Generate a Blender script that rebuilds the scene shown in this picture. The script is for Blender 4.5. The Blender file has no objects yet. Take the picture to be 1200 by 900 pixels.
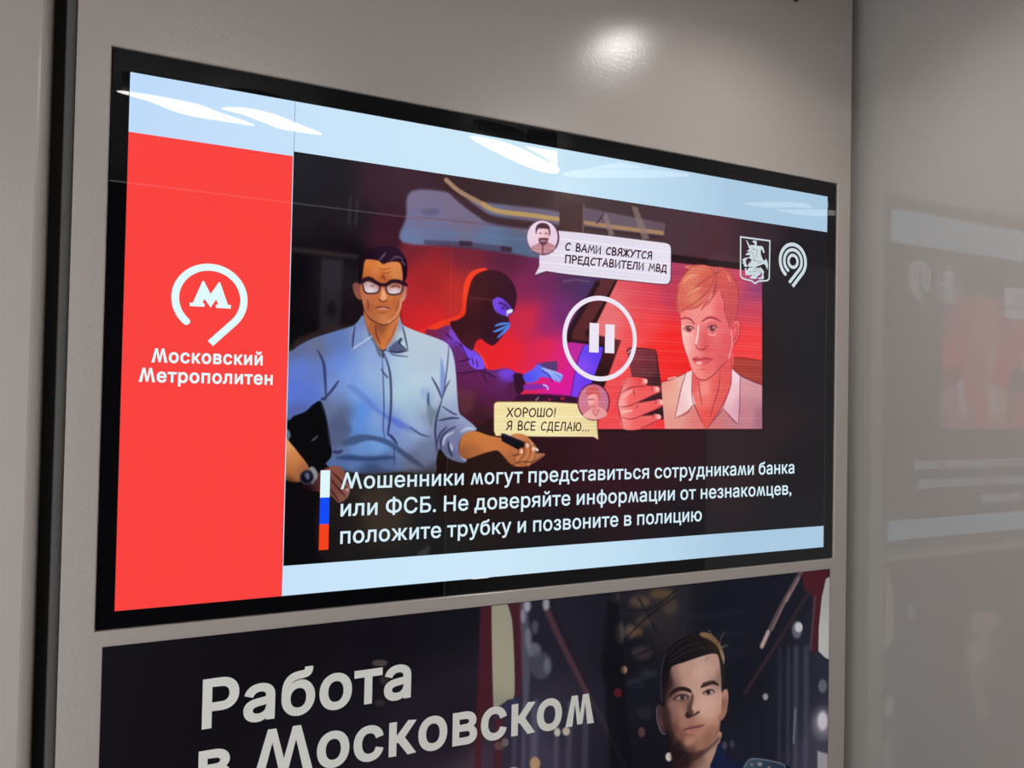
import bpy, bmesh, math
import numpy as np
from mathutils import Vector, Matrix

C = bpy.context.scene.collection
S = bpy.context.scene

# ---------------------------------------------------------------- camera
cam_data = bpy.data.cameras.new('camera')
cam_data.sensor_fit = 'HORIZONTAL'
cam_data.sensor_width = 36.0
cam_data.lens = 867.6727234720736 / 1200 * 36.0
cam_data.clip_start = 0.01
cam = bpy.data.objects.new('camera', cam_data)
cam.location = (0.05997094631968379, -1.0516493889940386, 1.6977879659191804)
cam.rotation_euler = (1.5888572209815148, -0.0196346496420302, -0.4303274517370659)
C.objects.link(cam)
S.camera = cam

# ---------------------------------------------------------------- exposure, world, large lights
S.view_settings.view_transform = 'Standard'
S.view_settings.look = 'None'
S.view_settings.exposure = 0.0
S.view_settings.gamma = 1.0
S.view_settings.use_curve_mapping = False

world = bpy.data.worlds.new('world')
S.world = world
world.use_nodes = True
bg = world.node_tree.nodes['Background']
bg.inputs['Color'].default_value = (0.95, 0.97, 1.0, 1)
bg.inputs['Strength'].default_value = 1.85

CEIL_Z = 2.56
LAMP_Z = 2.50          # underside of the ceiling lamps
LAMP_STRENGTH = 28.0
ROUND_STRENGTH = 80.0


def area_light(name, loc, rot, sx, sy, power, col=(1, 0.96, 0.92)):
    d = bpy.data.lights.new(name, 'AREA')
    d.shape = 'RECTANGLE'; d.size = sx; d.size_y = sy; d.energy = power; d.color = col
    o = bpy.data.objects.new(name, d)
    o.location = loc; o.rotation_euler = rot
    C.objects.link(o)
    return o


# unseen fill light added at ceiling height, left of the camera, brightening the walls
area_light('left_fill_light', (-2.2, -0.98, 2.49), (0, 0, 0), 2.0, 0.25, 10)

# ---------------------------------------------------------------- camera model, shared by the artwork layout
CAM_EULER = (1.5888572209815148, -0.0196346496420302, -0.4303274517370659)
CAM_LOC = (0.05997094631968379, -1.0516493889940386, 1.6977879659191804)
CAM_F = 867.6727234720736            # focal length in pixels of a 1200 px wide frame


def cam_matrix():
    x, y, z = CAM_EULER
    cx, sx, cy, sy, cz, sz = math.cos(x), math.sin(x), math.cos(y), math.sin(y), math.cos(z), math.sin(z)
    return (np.array([[cz, -sz, 0], [sz, cz, 0], [0, 0, 1]]) @ np.array([[cy, 0, sy], [0, 1, 0], [-sy, 0, cy]])
            @ np.array([[1, 0, 0], [0, cx, -sx], [0, sx, cx]]))


CAM_R = cam_matrix()
CAM_C = np.array(CAM_LOC)


def on_plane(pts, y=0.0):
    """Measured photo points -> (x, z) metres on the vertical wall plane at depth y."""
    p = np.atleast_2d(np.array(pts, float))
    d = np.stack([(p[:, 0] - 600) / CAM_F, -(p[:, 1] - 450) / CAM_F, -np.ones(len(p))], 1) @ CAM_R.T
    t = (y - CAM_C[1]) / d[:, 1]
    q = CAM_C + t[:, None] * d
    return q[:, [0, 2]]


# ---------------------------------------------------------------- a small painter for flat printed / displayed pictures
def hexc(c):
    return np.array(c, float) / 255.0


def smooth_closed(p, k=4):
    n = len(p)
    out = []
    for i in range(n):
        p0, p1, p2, p3 = p[i - 1], p[i], p[(i + 1) % n], p[(i + 2) % n]
        for j in range(k):
            t = j / k
            out.append(0.5 * (2 * p1 + (p2 - p0) * t + (2 * p0 - 5 * p1 + 4 * p2 - p3) * t * t + (3 * p1 - p0 - 3 * p2 + p3) * t ** 3))
    return np.array(out)


def smooth_open(p, k=4):
    q = np.vstack([2 * p[0] - p[1], p, 2 * p[-1] - p[-2]])
    out = []
    for i in range(1, len(q) - 2):
        p0, p1, p2, p3 = q[i - 1], q[i], q[i + 1], q[i + 2]
        for j in range(k):
            t = j / k
            out.append(0.5 * (2 * p1 + (p2 - p0) * t + (2 * p0 - 5 * p1 + 4 * p2 - p3) * t * t + (3 * p1 - p0 - 3 * p2 + p3) * t ** 3))
    out.append(q[-2])
    return np.array(out)


class Canvas:
    """Picture laid out in metres on the wall plane, one colour sample per grid point."""

    def __init__(self, x0, x1, z0, z1, step, y):
        self.x0, self.z1, self.s, self.y = x0, z1, step, y
        self.w = int(round((x1 - x0) / step)) + 1
        self.h = int(round((z1 - z0) / step)) + 1
        self.a = np.zeros((self.h, self.w, 3))
        self.k = 1.0 / (620 * step)          # canvas samples per photo pixel, about

    def to(self, pts):
        q = on_plane(pts, self.y)
        return np.stack([(q[:, 0] - self.x0) / self.s, (self.z1 - q[:, 1]) / self.s], 1)

    def box(self, p, pad):
        i0 = max(0, int(p[:, 0].min() - pad)); i1 = min(self.w, int(p[:, 0].max() + pad) + 2)
        j0 = max(0, int(p[:, 1].min() - pad)); j1 = min(self.h, int(p[:, 1].max() + pad) + 2)
        return i0, i1, j0, j1

    @staticmethod
    def seg_dist(gx, gy, a, b):
        dx, dy = b[0] - a[0], b[1] - a[1]
        L = dx * dx + dy * dy + 1e-12
        t = np.clip(((gx - a[0]) * dx + (gy - a[1]) * dy) / L, 0, 1)
        return np.hypot(gx - a[0] - t * dx, gy - a[1] - t * dy), t

    def poly_mask(self, p, soft):
        i0, i1, j0, j1 = self.box(p, soft + 1)
        if i1 <= i0 or j1 <= j0:
            return None
        gx, gy = np.meshgrid(np.arange(i0, i1), np.arange(j0, j1))
        d = np.full(gx.shape, 1e9)
        ins = np.zeros(gx.shape, bool)
        for a, b in zip(p, np.roll(p, -1, 0)):
            d = np.minimum(d, self.seg_dist(gx, gy, a, b)[0])
            c = (a[1] > gy) != (b[1] > gy)
            if a[1] != b[1]:
                ins ^= c & (gx < (b[0] - a[0]) * (gy - a[1]) / (b[1] - a[1]) + a[0])
        sd = np.where(ins, d, -d)
        t = np.clip(sd / (2 * soft) + 0.5, 0, 1)
        return (i0, i1, j0, j1), t * t * (3 - 2 * t)

    def blend(self, bx, m, col):
        i0, i1, j0, j1 = bx
        v = self.a[j0:j1, i0:i1]
        self.a[j0:j1, i0:i1] = v + (col - v) * m[..., None]

    def colour_field(self, bx, pts, power=2.6):
        i0, i1, j0, j1 = bx
        c = self.to([(q[0], q[1]) for q in pts])
        gx, gy = np.meshgrid(np.arange(i0, i1), np.arange(j0, j1))
        num = np.zeros(gx.shape + (3,)); den = np.zeros(gx.shape)
        dd = np.hypot(c[:, None, 0] - c[None, :, 0], c[:, None, 1] - c[None, :, 1]) + np.eye(len(c)) * 1e9
        near = np.minimum(dd.min(1), 400) if len(c) > 1 else np.array([10.0])
        for (x, y), q, nn in zip(c, pts, near):
            r0 = 0.7 * nn + 1.0
            w = 1.0 / ((gx - x) ** 2 + (gy - y) ** 2 + r0 * r0) ** (power * 0.85)
            num += w[..., None] * hexc(q[2]); den += w
        return num / den[..., None]

    def poly(self, pts, col, alpha=1.0, soft=0.7, curve=True, power=2.6):
        """Fill; col is one colour or a list of (u, v, colour) samples spread over the shape."""
        p = self.to(pts)
        if curve:
            p = smooth_closed(p)
        r = self.poly_mask(p, max(0.5, soft * self.k))
        if r is None:
            return
        bx, m = r
        c = self.colour_field(bx, col, power) if isinstance(col, list) else hexc(col)
        self.blend(bx, m * alpha, c)

    def line(self, pts, width, col, alpha=1.0, soft=0.6, taper=False, curve=True):
        p = self.to(pts)
        if curve and len(p) > 2:
            p = smooth_open(p)
        hw = width * self.k / 2
        sf = max(0.5, soft * self.k)
        i0, i1, j0, j1 = self.box(p, hw + sf + 1)
        if i1 <= i0 or j1 <= j0:
            return
        gx, gy = np.meshgrid(np.arange(i0, i1), np.arange(j0, j1))
        best = np.full(gx.shape, -1e9)
        n = len(p) - 1
        for i in range(n):
            d, t = self.seg_dist(gx, gy, p[i], p[i + 1])
            r = hw
            if taper:
                s = (i + t) / n
                r = hw * (0.25 + 0.75 * np.sqrt(np.clip(np.sin(math.pi * s), 0, 1)))
            best = np.maximum(best, r - d)
        t = np.clip(best / (2 * sf) + 0.5, 0, 1)
        self.blend((i0, i1, j0, j1), t * t * (3 - 2 * t) * alpha, hexc(col))

    def dot(self, u, v, rx, ry, col, alpha=1.0, soft=0.7):
        self.poly([(u + rx * math.cos(a), v + ry * math.sin(a)) for a in np.linspace(0, 2 * math.pi, 20, endpoint=False)], col, alpha, soft, False)

    def scanlines(self, pts, period, strength, col=(255, 255, 255)):
        p = self.to(pts)
        bx, m = self.poly_mask(p, 0.7)
        rows = np.arange(bx[2], bx[3])
        # uneven light lines across the picture, like video noise
        w = (0.5 + 0.5 * np.sin(rows * 2 * math.pi / (period * self.k))) ** 2
        w *= 0.55 + 0.45 * np.sin(rows * 0.37 + 1.3 * np.sin(rows * 0.11))
        self.blend(bx, m * np.clip(w, 0, 1)[:, None] * strength, hexc(col))
# ---------------------------------------------------------------- the picture shown on the display
def paint_video(c):
    INK = (48, 26, 36)
    pic = [(343, 178), (975, 268), (970, 622), (326, 668)]
    c.poly(pic, [
        (350, 200, (40, 40, 46)), (400, 210, (38, 38, 42)), (420, 260, (40, 37, 40)), (345, 260, (38, 37, 40)), (350, 320, (22, 20, 24)),
        (400, 320, (38, 34, 38)), (350, 390, (22, 21, 24)), (410, 300, (30, 26, 30)), (400, 360, (34, 28, 30)), (440, 220, (62, 42, 52)),
        (445, 270, (66, 36, 46)), (470, 210, (66, 46, 56)), (540, 215, (62, 46, 50)), (600, 230, (66, 52, 54)), (660, 250, (72, 50, 54)), (720, 250, (72, 56, 60)), (800, 262, (76, 54, 62)),
        (830, 285, (78, 46, 56)), (880, 280, (56, 40, 48)), (960, 290, (30, 28, 35)), (930, 330, (28, 27, 32)), (940, 420, (28, 28, 32)),
        (905, 420, (34, 26, 30)), (905, 500, (44, 30, 34)), (940, 560, (28, 26, 30)), (860, 540, (46, 32, 36)), (780, 530, (52, 30, 36)),
        (700, 530, (54, 28, 36)), (640, 540, (48, 24, 30)), (560, 545, (42, 28, 26)), (520, 560, (38, 30, 28)), (640, 620, (30, 30, 32)),
        (800, 620, (30, 30, 34)), (500, 640, (36, 36, 36)), (420, 640, (38, 36, 36)), (345, 600, (24, 18, 22)), (350, 650, (22, 18, 22)),
        (480, 590, (44, 40, 36)), (930, 600, (30, 30, 34))], soft=0.7, curve=False, power=3.2)
    # carriage interior on the left, out of focus
    c.line([(340, 292), (375, 296), (417, 301)], 3, (66, 58, 58), 0.7, 3)
    c.poly([(377, 303), (402, 305), (398, 385), (374, 388)], [(388, 310, (50, 48, 54)), (388, 385, (44, 40, 44))], 0.9, 2.5, False)
    c.dot(388, 362, 6, 9, (24, 22, 24), 0.6, 4)
    c.line([(411, 230), (409, 262)], 2, (70, 66, 68), 0.5, 1.5)
    c.line([(419, 234), (417, 262)], 2, (72, 64, 66), 0.5, 1.5)
    c.poly([(338, 410), (352, 395), (385, 385), (398, 382), (410, 384), (370, 395), (338, 418)], (58, 46, 46), 0.8, 3)
    # the red back wall
    c.poly([(470, 285), (520, 283), (600, 293), (660, 305), (720, 310), (726, 330), (690, 400), (690, 470), (560, 476), (478, 420)], [
        (480, 295, (112, 44, 54)), (500, 330, (165, 44, 48)), (480, 350, (176, 46, 50)), (476, 372, (196, 44, 48)), (490, 380, (208, 44, 48)), (500, 392, (226, 46, 46)),
        (540, 300, (112, 42, 58)), (530, 345, (190, 52, 48)), (600, 305, (88, 40, 62)), (615, 340, (128, 42, 84)), (640, 330, (110, 42, 90)),
        (670, 325, (82, 46, 88)), (690, 330, (74, 50, 98)), (620, 375, (205, 45, 70)), (600, 410, (236, 40, 48)), (570, 425, (230, 42, 46)),
        (640, 380, (150, 42, 106)), (660, 370, (112, 46, 112)), (640, 410, (222, 42, 80)), (620, 450, (230, 45, 70)), (655, 420, (222, 38, 120)),
        (660, 450, (220, 30, 150)), (672, 415, (190, 44, 160)), (670, 460, (214, 30, 168)), (690, 380, (80, 44, 86))], soft=5, power=3.0)
    # window of the carriage with the yellow rail
    c.poly([(482, 224), (530, 226), (560, 236), (654, 248), (655, 262), (640, 300), (600, 297), (540, 288), (472, 284), (476, 255)], [
        (490, 232, (122, 112, 138)), (540, 240, (124, 110, 136)), (490, 260, (116, 112, 146)), (550, 262, (118, 106, 132)), (480, 278, (108, 122, 162)),
        (520, 280, (98, 112, 154)), (570, 278, (96, 116, 152)), (610, 288, (84, 104, 134)), (620, 264, (116, 100, 120)), (640, 250, (112, 104, 126))], soft=2.0)
    c.poly([(494, 246), (512, 244), (514, 250), (500, 253)], (92, 84, 112), 0.55, 2)
    c.line([(478, 255), (520, 258), (560, 262), (610, 268)], 2, (112, 88, 104), 0.7, 1)
    c.line([(482, 269), (560, 276), (620, 281)], 2, (96, 128, 160), 0.5, 1.5)
    c.poly([(497, 281), (520, 282), (540, 283), (554, 284), (586, 288), (600, 290), (600, 297), (540, 291), (497, 287)], (74, 64, 88), 0.7, 1.2, False)
    c.poly([(538, 282), (553, 283), (553, 289), (538, 288)], (62, 44, 60), 0.9, 1, False)
    c.poly([(587, 288), (600, 290), (599, 296), (587, 294)], (62, 44, 60), 0.9, 1, False)
    c.line([(522, 215), (540, 233), (560, 248), (580, 258), (640, 266), (655, 269)], 8, (64, 42, 46), 0.9, 2)
    c.line([(523, 211), (538, 224), (560, 236), (582, 247), (620, 252), (656, 257)], 4.4, (168, 134, 108), 0.95, 1.0)
    c.line([(566, 239), (582, 247), (620, 252), (656, 257)], 4.2, (186, 152, 98), 0.9, 0.9)
    c.poly([(655, 230), (684, 240), (683, 276), (656, 268)], [(660, 240, (66, 44, 48)), (678, 270, (74, 46, 50))], 1, 1, False)
    c.poly([(684, 243), (780, 262), (778, 276), (684, 266)], [(690, 250, (104, 86, 106)), (740, 256, (112, 98, 110)), (775, 268, (104, 84, 96))], 0.9, 1.6, False)
    c.line([(686, 261), (720, 266), (760, 271), (776, 273)], 4.2, (172, 134, 98), 0.95, 1)
    c.line([(686, 267), (776, 279)], 3, (66, 44, 50), 0.8, 1.2)
    c.line([(684, 240), (683, 272)], 1.6, (124, 104, 100), 0.7, 0.8)
    c.poly([(706, 250), (711, 250), (720, 275), (714, 277)], (142, 120, 116), 0.75, 1, False)
    c.poly([(740, 242), (747, 243), (761, 280), (753, 281)], (140, 118, 114), 0.7, 1, False)
    c.line([(708, 250), (699, 262)], 1.2, (40, 26, 34), 0.8)
    c.line([(660, 330), (675, 328), (690, 330)], 2, (120, 100, 130), 0.5, 1)
    # desk edge
    c.poly([(600, 463), (640, 462), (690, 467), (690, 476), (560, 482), (580, 470)], (48, 22, 46), 0.95, 1.4)
    c.line([(628, 469), (631, 466)], 1.4, (150, 160, 150), 0.8)
    c.dot(644, 468, 1.6, 1.3, (190, 40, 60), 0.8)
    c.dot(659, 467, 2.4, 1.6, (200, 40, 70), 0.8)
    c.poly([(540, 480), (600, 470), (585, 505), (545, 505)], (48, 30, 32), 0.9, 4)
    # ---- monitor frame and the red call window
    c.poly([(700, 328), (726, 326), (699, 379), (703, 392), (729, 399), (716, 440), (707, 460), (690, 452), (709, 405), (682, 402), (665, 399), (668, 386)], [
        (705, 340, (92, 48, 52)), (690, 375, (94, 44, 48)), (680, 395, (88, 40, 44)), (705, 395, (64, 30, 34)), (722, 402, (104, 42, 44)), (700, 448, (40, 18, 24)), (712, 425, (52, 24, 28))], soft=0.8, curve=False)
    c.line([(700, 332), (684, 360), (670, 384), (666, 398)], 6, (42, 20, 30), 0.9, 1.2)
    c.line([(722, 332), (708, 358), (696, 379)], 5, (38, 20, 26), 0.92, 1.0)
    c.line([(667, 399), (690, 402), (708, 406)], 3, (34, 18, 26), 0.85, 1)
    c.dot(688, 390, 2.5, 4, (40, 20, 26), 0.8, 1)
    c.poly([(724, 328), (787, 305), (893, 317), (893, 503), (700, 503), (702, 470), (713, 440), (728, 399), (702, 393), (699, 379)], [
        (715, 355, (232, 110, 112)), (712, 385, (232, 118, 120)), (735, 335, (222, 84, 94)), (760, 340, (218, 66, 84)), (785, 315, (166, 58, 92)), (790, 340, (192, 56, 84)),
        (760, 380, (240, 70, 74)), (770, 420, (242, 44, 42)), (785, 400, (244, 40, 40)), (740, 400, (242, 78, 80)), (800, 430, (238, 36, 36)), (715, 440, (236, 74, 80)),
        (710, 490, (238, 74, 78)), (880, 335, (160, 62, 108)), (890, 330, (130, 58, 112)), (868, 330, (200, 66, 92)), (885, 360, (206, 66, 84)), (885, 400, (238, 62, 64)), (870, 410, (240, 60, 60))],
        soft=0.8, curve=False)
    c.poly([(787, 298), (840, 305), (896, 312), (897, 320), (860, 315), (787, 307.5)], (38, 20, 26), 0.95, 0.9, False)
    c.line([(894.5, 318), (894.5, 503)], 2.0, (30, 20, 26), 0.85, 0.8)
    c.line([(702, 504.5), (894, 503.5)], 2.0, (32, 20, 26), 0.85, 0.9)
    c.poly([(856, 419), (872, 419.5), (893, 423), (893, 450), (875, 444), (857, 434)], [(870, 425, (170, 58, 46)), (890, 440, (158, 56, 50))], 1, 0.8, False)
    c.line([(856, 419), (872, 419.5), (893, 423)], 1, (120, 30, 34), 0.8)
    # laptop lid, lit violet
    c.poly([(684, 405), (688, 404), (707, 407), (704, 420), (693, 449), (684, 468), (669, 464), (673, 440), (680, 412)], [
        (690, 410, (104, 74, 238)), (700, 415, (98, 62, 236)), (685, 430, (140, 76, 240)), (678, 455, (122, 66, 236)), (690, 445, (96, 60, 230))], soft=0.7, curve=False)
    c.line([(684, 405), (678, 420), (673, 440), (669, 464)], 1.2, (70, 30, 130), 0.8)
    # phone and the hand that holds it
    c.poly([(735, 412), (739, 408), (764, 410), (769, 414), (772, 435), (776, 460), (780, 488), (778, 491.5), (745, 491), (741, 445), (737, 424)], [
        (745, 415, (132, 54, 66)), (760, 415, (112, 46, 56)), (755, 435, (108, 46, 54)), (768, 450, (58, 30, 36)), (770, 485, (50, 30, 36)), (750, 470, (52, 26, 32))], soft=0.6, curve=False)
    c.line([(735, 412), (739, 408), (764, 410), (769, 414), (772, 435), (780, 488)], 1.6, (60, 22, 30), 0.9)
    c.line([(736, 413), (740, 410)], 1.6, (240, 170, 170), 0.7)
    c.poly([(734, 443), (742, 442), (754, 443), (759, 446), (758, 452), (772, 453), (773, 459), (762, 464), (747, 472), (762, 470), (776, 468), (777, 475), (768, 480), (752, 487), (772, 486.5), (773.5, 491), (752, 502.5), (730, 502.5), (727, 488), (724, 474), (727, 460), (730, 447)], [
        (735, 447, (236, 104, 108)), (750, 447, (238, 70, 72)), (730, 462, (246, 150, 146)), (745, 459, (240, 90, 92)), (768, 456, (240, 88, 90)), (728, 473, (248, 168, 160)),
        (745, 478, (242, 100, 100)), (770, 472, (240, 88, 90)), (730, 490, (244, 140, 136)), (750, 495, (238, 92, 92)), (740, 470, (240, 92, 92))], soft=0.6)
    for s in ([(727, 461), (735, 456), (745, 453), (758, 452)], [(726, 477), (736, 476), (746, 472), (762, 465), (773, 460)], [(728, 489), (740, 491), (752, 487), (768, 480), (776, 475)],
              [(733, 444), (727, 460), (724, 473), (727, 488), (730, 502)], [(758, 446), (759, 451)], [(751, 502), (762, 497), (773, 491)], [(742, 457), (744, 463)], [(747, 474), (746, 479)]):
        c.line(s, 1.2, (128, 34, 48), 0.85, taper=True)
    for x, y in ((754.5, 447), (768, 456.5), (773, 471.5), (770, 488.5)):
        c.poly([(x - 4, y - 3), (x + 3, y - 2.6), (x + 4, y + 1), (x + 2, y + 2.6), (x - 4, y + 2)], [(x - 3, y, (232, 84, 84)), (x + 3, y - 1, (255, 214, 206))], 0.95, 0.5)
        c.line([(x - 4, y - 3), (x - 4.4, y + 2)], 0.9, (140, 40, 50), 0.8)
    c.line([(731, 465), (740, 458)], 2.4, (255, 200, 192), 0.6, 1)
    c.line([(729, 483), (740, 481)], 2.4, (255, 206, 198), 0.7, 1)
    # young man: shirt, neck, head
    c.poly([(775, 453), (776, 448), (788, 444), (804, 437), (812, 434), (812, 470), (822, 493), (828, 502.5), (779, 502.5)], [
        (782, 450, (236, 150, 132)), (790, 465, (232, 172, 152)), (800, 450, (238, 190, 176)), (790, 490, (226, 150, 140)), (815, 490, (218, 112, 110))], soft=0.5, curve=False)
    c.poly([(857, 431), (867, 440), (880, 446), (893, 451), (893, 502.5), (827, 502.5), (845, 479)], [
        (870, 450, (214, 150, 158)), (888, 460, (206, 148, 156)), (880, 490, (196, 128, 140)), (888, 492, (160, 104, 124)), (845, 495, (206, 112, 112))], soft=0.5, curve=False)
    c.line([(776, 447.5), (788, 444), (804, 437)], 1.1, (120, 30, 44), 0.9)
    c.line([(867, 440), (880, 446), (893, 451)], 1.2, (90, 30, 60), 0.9)
    c.line([(783, 444), (792, 442)], 2, (255, 214, 206), 0.7)
    c.poly([(811, 432), (857, 412), (857, 440), (857, 455), (846, 477), (836, 491), (828, 502), (823, 496), (813, 472), (810, 452)], [
        (815, 450, (230, 86, 84)), (824, 455, (248, 150, 140)), (838, 455, (226, 84, 80)), (852, 440, (222, 80, 82)), (830, 485, (228, 78, 70)), (825, 470, (238, 112, 104)), (843, 470, (222, 84, 84))], soft=0.5)
    c.poly([(804, 437), (811.5, 434), (811, 460), (815, 474.5), (791, 490), (797, 458)], [(806, 445, (246, 212, 208)), (800, 475, (238, 196, 196)), (812, 470, (250, 224, 226))], soft=0.5, curve=False)
    c.poly([(857, 431), (867, 440), (867, 470), (865, 497), (848, 479), (852, 466), (857, 450)], [(860, 440, (246, 214, 224)), (856, 465, (238, 196, 200)), (864, 475, (216, 160, 178))], soft=0.5, curve=False)
    for s in ([(804, 437), (798, 456), (791, 490)], [(791, 490), (805, 484), (811, 476), (815, 474.5)], [(811, 436), (811, 465), (816, 480), (823, 496)], [(867, 440), (867, 470), (865, 497)],
              [(865, 497), (857, 490), (848, 479)], [(848, 479), (838, 490), (829, 502)], [(857, 420), (856.5, 450), (847, 474), (835, 492)], [(818, 446), (820, 460), (823, 476)], [(844, 434), (842, 455), (836, 475), (832, 490)], [(857, 431), (867, 440)]):
        c.line(s, 1.2, (128, 36, 62), 0.85, taper=True)
    c.poly([(856, 386), (861, 375), (865.5, 375.5), (867.5, 383), (865, 397), (860, 405), (856, 406)], [(863, 380, (238, 100, 100)), (860, 398, (228, 84, 88))], soft=0.5)
    c.line([(858, 386), (863, 380), (864, 390), (859, 400)], 1.1, (160, 44, 64), 0.8)
    c.line([(861, 375), (865.5, 375.5), (867.5, 383), (865, 397), (860, 405)], 1.0, (140, 36, 60), 0.8)
    c.poly([(797, 362), (798, 378), (799, 396), (802, 408), (806, 420), (811, 435), (817, 443), (825, 445.5), (834, 441), (846, 429), (854, 421), (857.5, 405), (858, 388), (853, 366), (850, 345), (836, 338), (812, 350)], [
        (800, 372, (240, 120, 118)), (801, 392, (252, 200, 190)), (804, 408, (250, 190, 182)), (812, 428, (246, 152, 146)), (820, 370, (240, 140, 136)), (812, 395, (246, 160, 154)),
        (826, 392, (226, 92, 98)), (826, 366, (244, 140, 134)), (842, 366, (228, 92, 98)), (840, 392, (234, 112, 116)), (836, 410, (230, 96, 98)), (850, 400, (222, 84, 92)), (818, 436, (242, 136, 130)),
        (828, 432, (232, 104, 102)), (845, 420, (220, 84, 88)), (815, 412, (240, 140, 136)), (826, 405, (216, 76, 80))], soft=0.5)
    c.line([(811, 435), (817, 443), (825, 445.5), (834, 441), (846, 429), (854, 421)], 1.2, (140, 36, 56), 0.9, taper=True)
    c.line([(797, 368), (799, 395), (802, 408), (806, 420), (811, 434)], 1.0, (150, 40, 56), 0.6)
    c.line([(857, 388), (858, 404), (854, 420)], 1.3, (250, 190, 200), 0.7)
    c.line([(797, 374), (804, 372.5), (810, 375), (814, 380)], 2.2, (158, 48, 58), 0.9, taper=True)
    c.line([(822, 377.5), (829, 372.5), (836, 372.5), (845, 377)], 2.6, (158, 48, 58), 0.9, taper=True)
    for x, y in ((806.5, 385.5), (834, 385)):
        c.poly([(x - 6, y + 0.5), (x - 2, y - 3), (x + 4, y - 3), (x + 7.5, y), (x + 3, y + 3.5), (x - 3, y + 3.5)], (226, 140, 140), 0.8, 0.8)
        c.dot(x + 0.8, y + 0.2, 3.6, 3.2, (104, 40, 44), 0.9, 1.0)
        c.line([(x - 6, y + 0.5), (x - 2, y - 3), (x + 4, y - 3), (x + 7.5, y)], 1.5, (96, 30, 44), 0.9, taper=True)
        c.line([(x - 5, y - 5), (x, y - 7), (x + 6, y - 5)], 1.0, (186, 64, 76), 0.8)
        c.dot(x + 2.2, y - 1.4, 0.9, 0.9, (255, 220, 220), 0.9, 0.4)
        c.line([(x - 4, y + 6), (x + 1, y + 8), (x + 5, y + 6.5)], 1.4, (255, 200, 192), 0.7)
    c.line([(803, 380), (806, 379.5), (811, 381)], 2, (250, 190, 180), 0.5)
    c.line([(818.5, 382), (817.5, 393), (815.5, 402)], 1.8, (255, 232, 226), 0.9)
    c.line([(815, 403), (818, 409), (825, 409.5), (828, 405)], 1.3, (150, 38, 52), 0.8, taper=True)
    c.poly([(811, 421), (816, 418), (820, 419), (826, 418), (835, 421), (828, 427), (818, 428.5)], [(815, 420, (206, 66, 74)), (828, 421, (206, 70, 78)), (820, 426, (236, 110, 112))], 0.9, 0.6)
    c.line([(811, 421), (820, 421.5), (827, 420.5), (836, 421)], 1.2, (140, 34, 48), 0.9, taper=True)
    c.dot(819, 425.5, 3.4, 1.7, (255, 206, 200), 0.8, 0.8)
    c.line([(820, 433), (826, 433)], 1.2, (200, 70, 78), 0.6)
    hair = [(797, 367), (793, 361), (792.5, 347), (796, 331), (804, 319), (808, 316.5), (802, 312), (812, 311), (822, 310), (836, 313), (848, 313.5), (857, 321), (864, 334), (865.5, 346), (864, 364), (861, 375), (855.5, 385),
            (851, 370), (849, 364), (849, 353), (845.5, 349), (843, 340), (838, 346), (829, 357), (821, 364), (826, 353), (817, 360), (805, 363)]
    c.poly(hair, [(800, 345, (214, 104, 86)), (798, 360, (214, 96, 84)), (810, 325, (222, 124, 96)), (812, 345, (224, 126, 98)), (825, 335, (206, 88, 76)), (835, 325, (210, 90, 78)), (850, 325, (212, 88, 80)), (858, 335, (200, 76, 78)),
                  (857, 360, (198, 70, 80)), (845, 335, (206, 80, 80)), (830, 350, (222, 106, 102)), (820, 314, (220, 112, 90))], soft=0.5)
    for s in ([(836, 322), (818, 334), (806, 348)], [(838, 322), (832, 338), (818, 352), (798, 365)], [(840, 324), (836, 342), (822, 362)], [(829, 358), (837, 344), (840, 330)], [(846, 345), (847, 350), (849, 353), (849, 364), (855, 384)],
              [(848, 314), (857, 321), (864, 334), (865.5, 346), (864, 364), (861, 375)], [(832, 313), (838, 322), (842, 313)], [(836, 313), (839, 321), (847, 314)], [(796, 331), (804, 319), (812, 312), (826, 310)], [(795, 364), (793, 347), (797, 333)], [(826, 353), (817, 360), (806, 363)]):
        c.line(s, 1.1, (136, 46, 52), 0.75, taper=True)
    for s in ([(800, 332), (808, 324), (818, 322)], [(806, 346), (812, 341), (822, 337)], [(830, 352), (835, 343)], [(852, 323), (857, 330)]):
        c.line(s, 2.4, (244, 182, 146), 0.55, 1, taper=True)
    c.scanlines([(724, 328), (787, 307), (893, 319), (893, 502), (702, 502), (702, 470), (713, 440), (728, 399), (699, 380)], 3.4, 0.17, (255, 190, 180))
    # ---- hooded figure at the laptop
    c.poly([(498, 390), (514, 377), (533, 371), (541, 362), (542, 347), (544, 333), (549, 322), (558, 315.5), (571, 315), (560, 330), (560, 370), (534, 388)], [(505, 386, (240, 64, 40)), (540, 365, (232, 58, 40)), (543, 340, (246, 70, 42)), (558, 318, (244, 66, 44))], 1, 0.7)
    c.poly([(498, 391), (512, 386), (527, 381), (536, 392), (552, 409), (558, 410), (565, 419), (569, 431), (577, 433.5), (593, 431.5), (604, 436), (614, 440), (614, 456), (608, 463), (596, 474), (580, 487), (560, 498), (540, 490), (520, 440)], [
        (505, 392, (128, 40, 66)), (520, 390, (110, 48, 96)), (530, 398, (120, 66, 190)), (535, 410, (100, 46, 108)), (545, 425, (104, 46, 104)), (540, 445, (96, 36, 76)), (560, 448, (100, 38, 82)), (580, 450, (98, 36, 84)), (600, 455, (88, 32, 74)),
        (608, 448, (72, 28, 58)), (575, 470, (84, 34, 62)), (550, 480, (72, 36, 50)), (560, 492, (62, 32, 38)), (600, 436, (106, 62, 190)), (590, 440, (104, 52, 140))], soft=0.7)
    c.poly([(540, 407), (546, 404), (556, 412), (565, 420), (568, 431), (560, 433), (551, 428), (547, 418)], [(550, 412, (118, 76, 226)), (560, 425, (126, 84, 240))], 1, 0.8)
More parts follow.
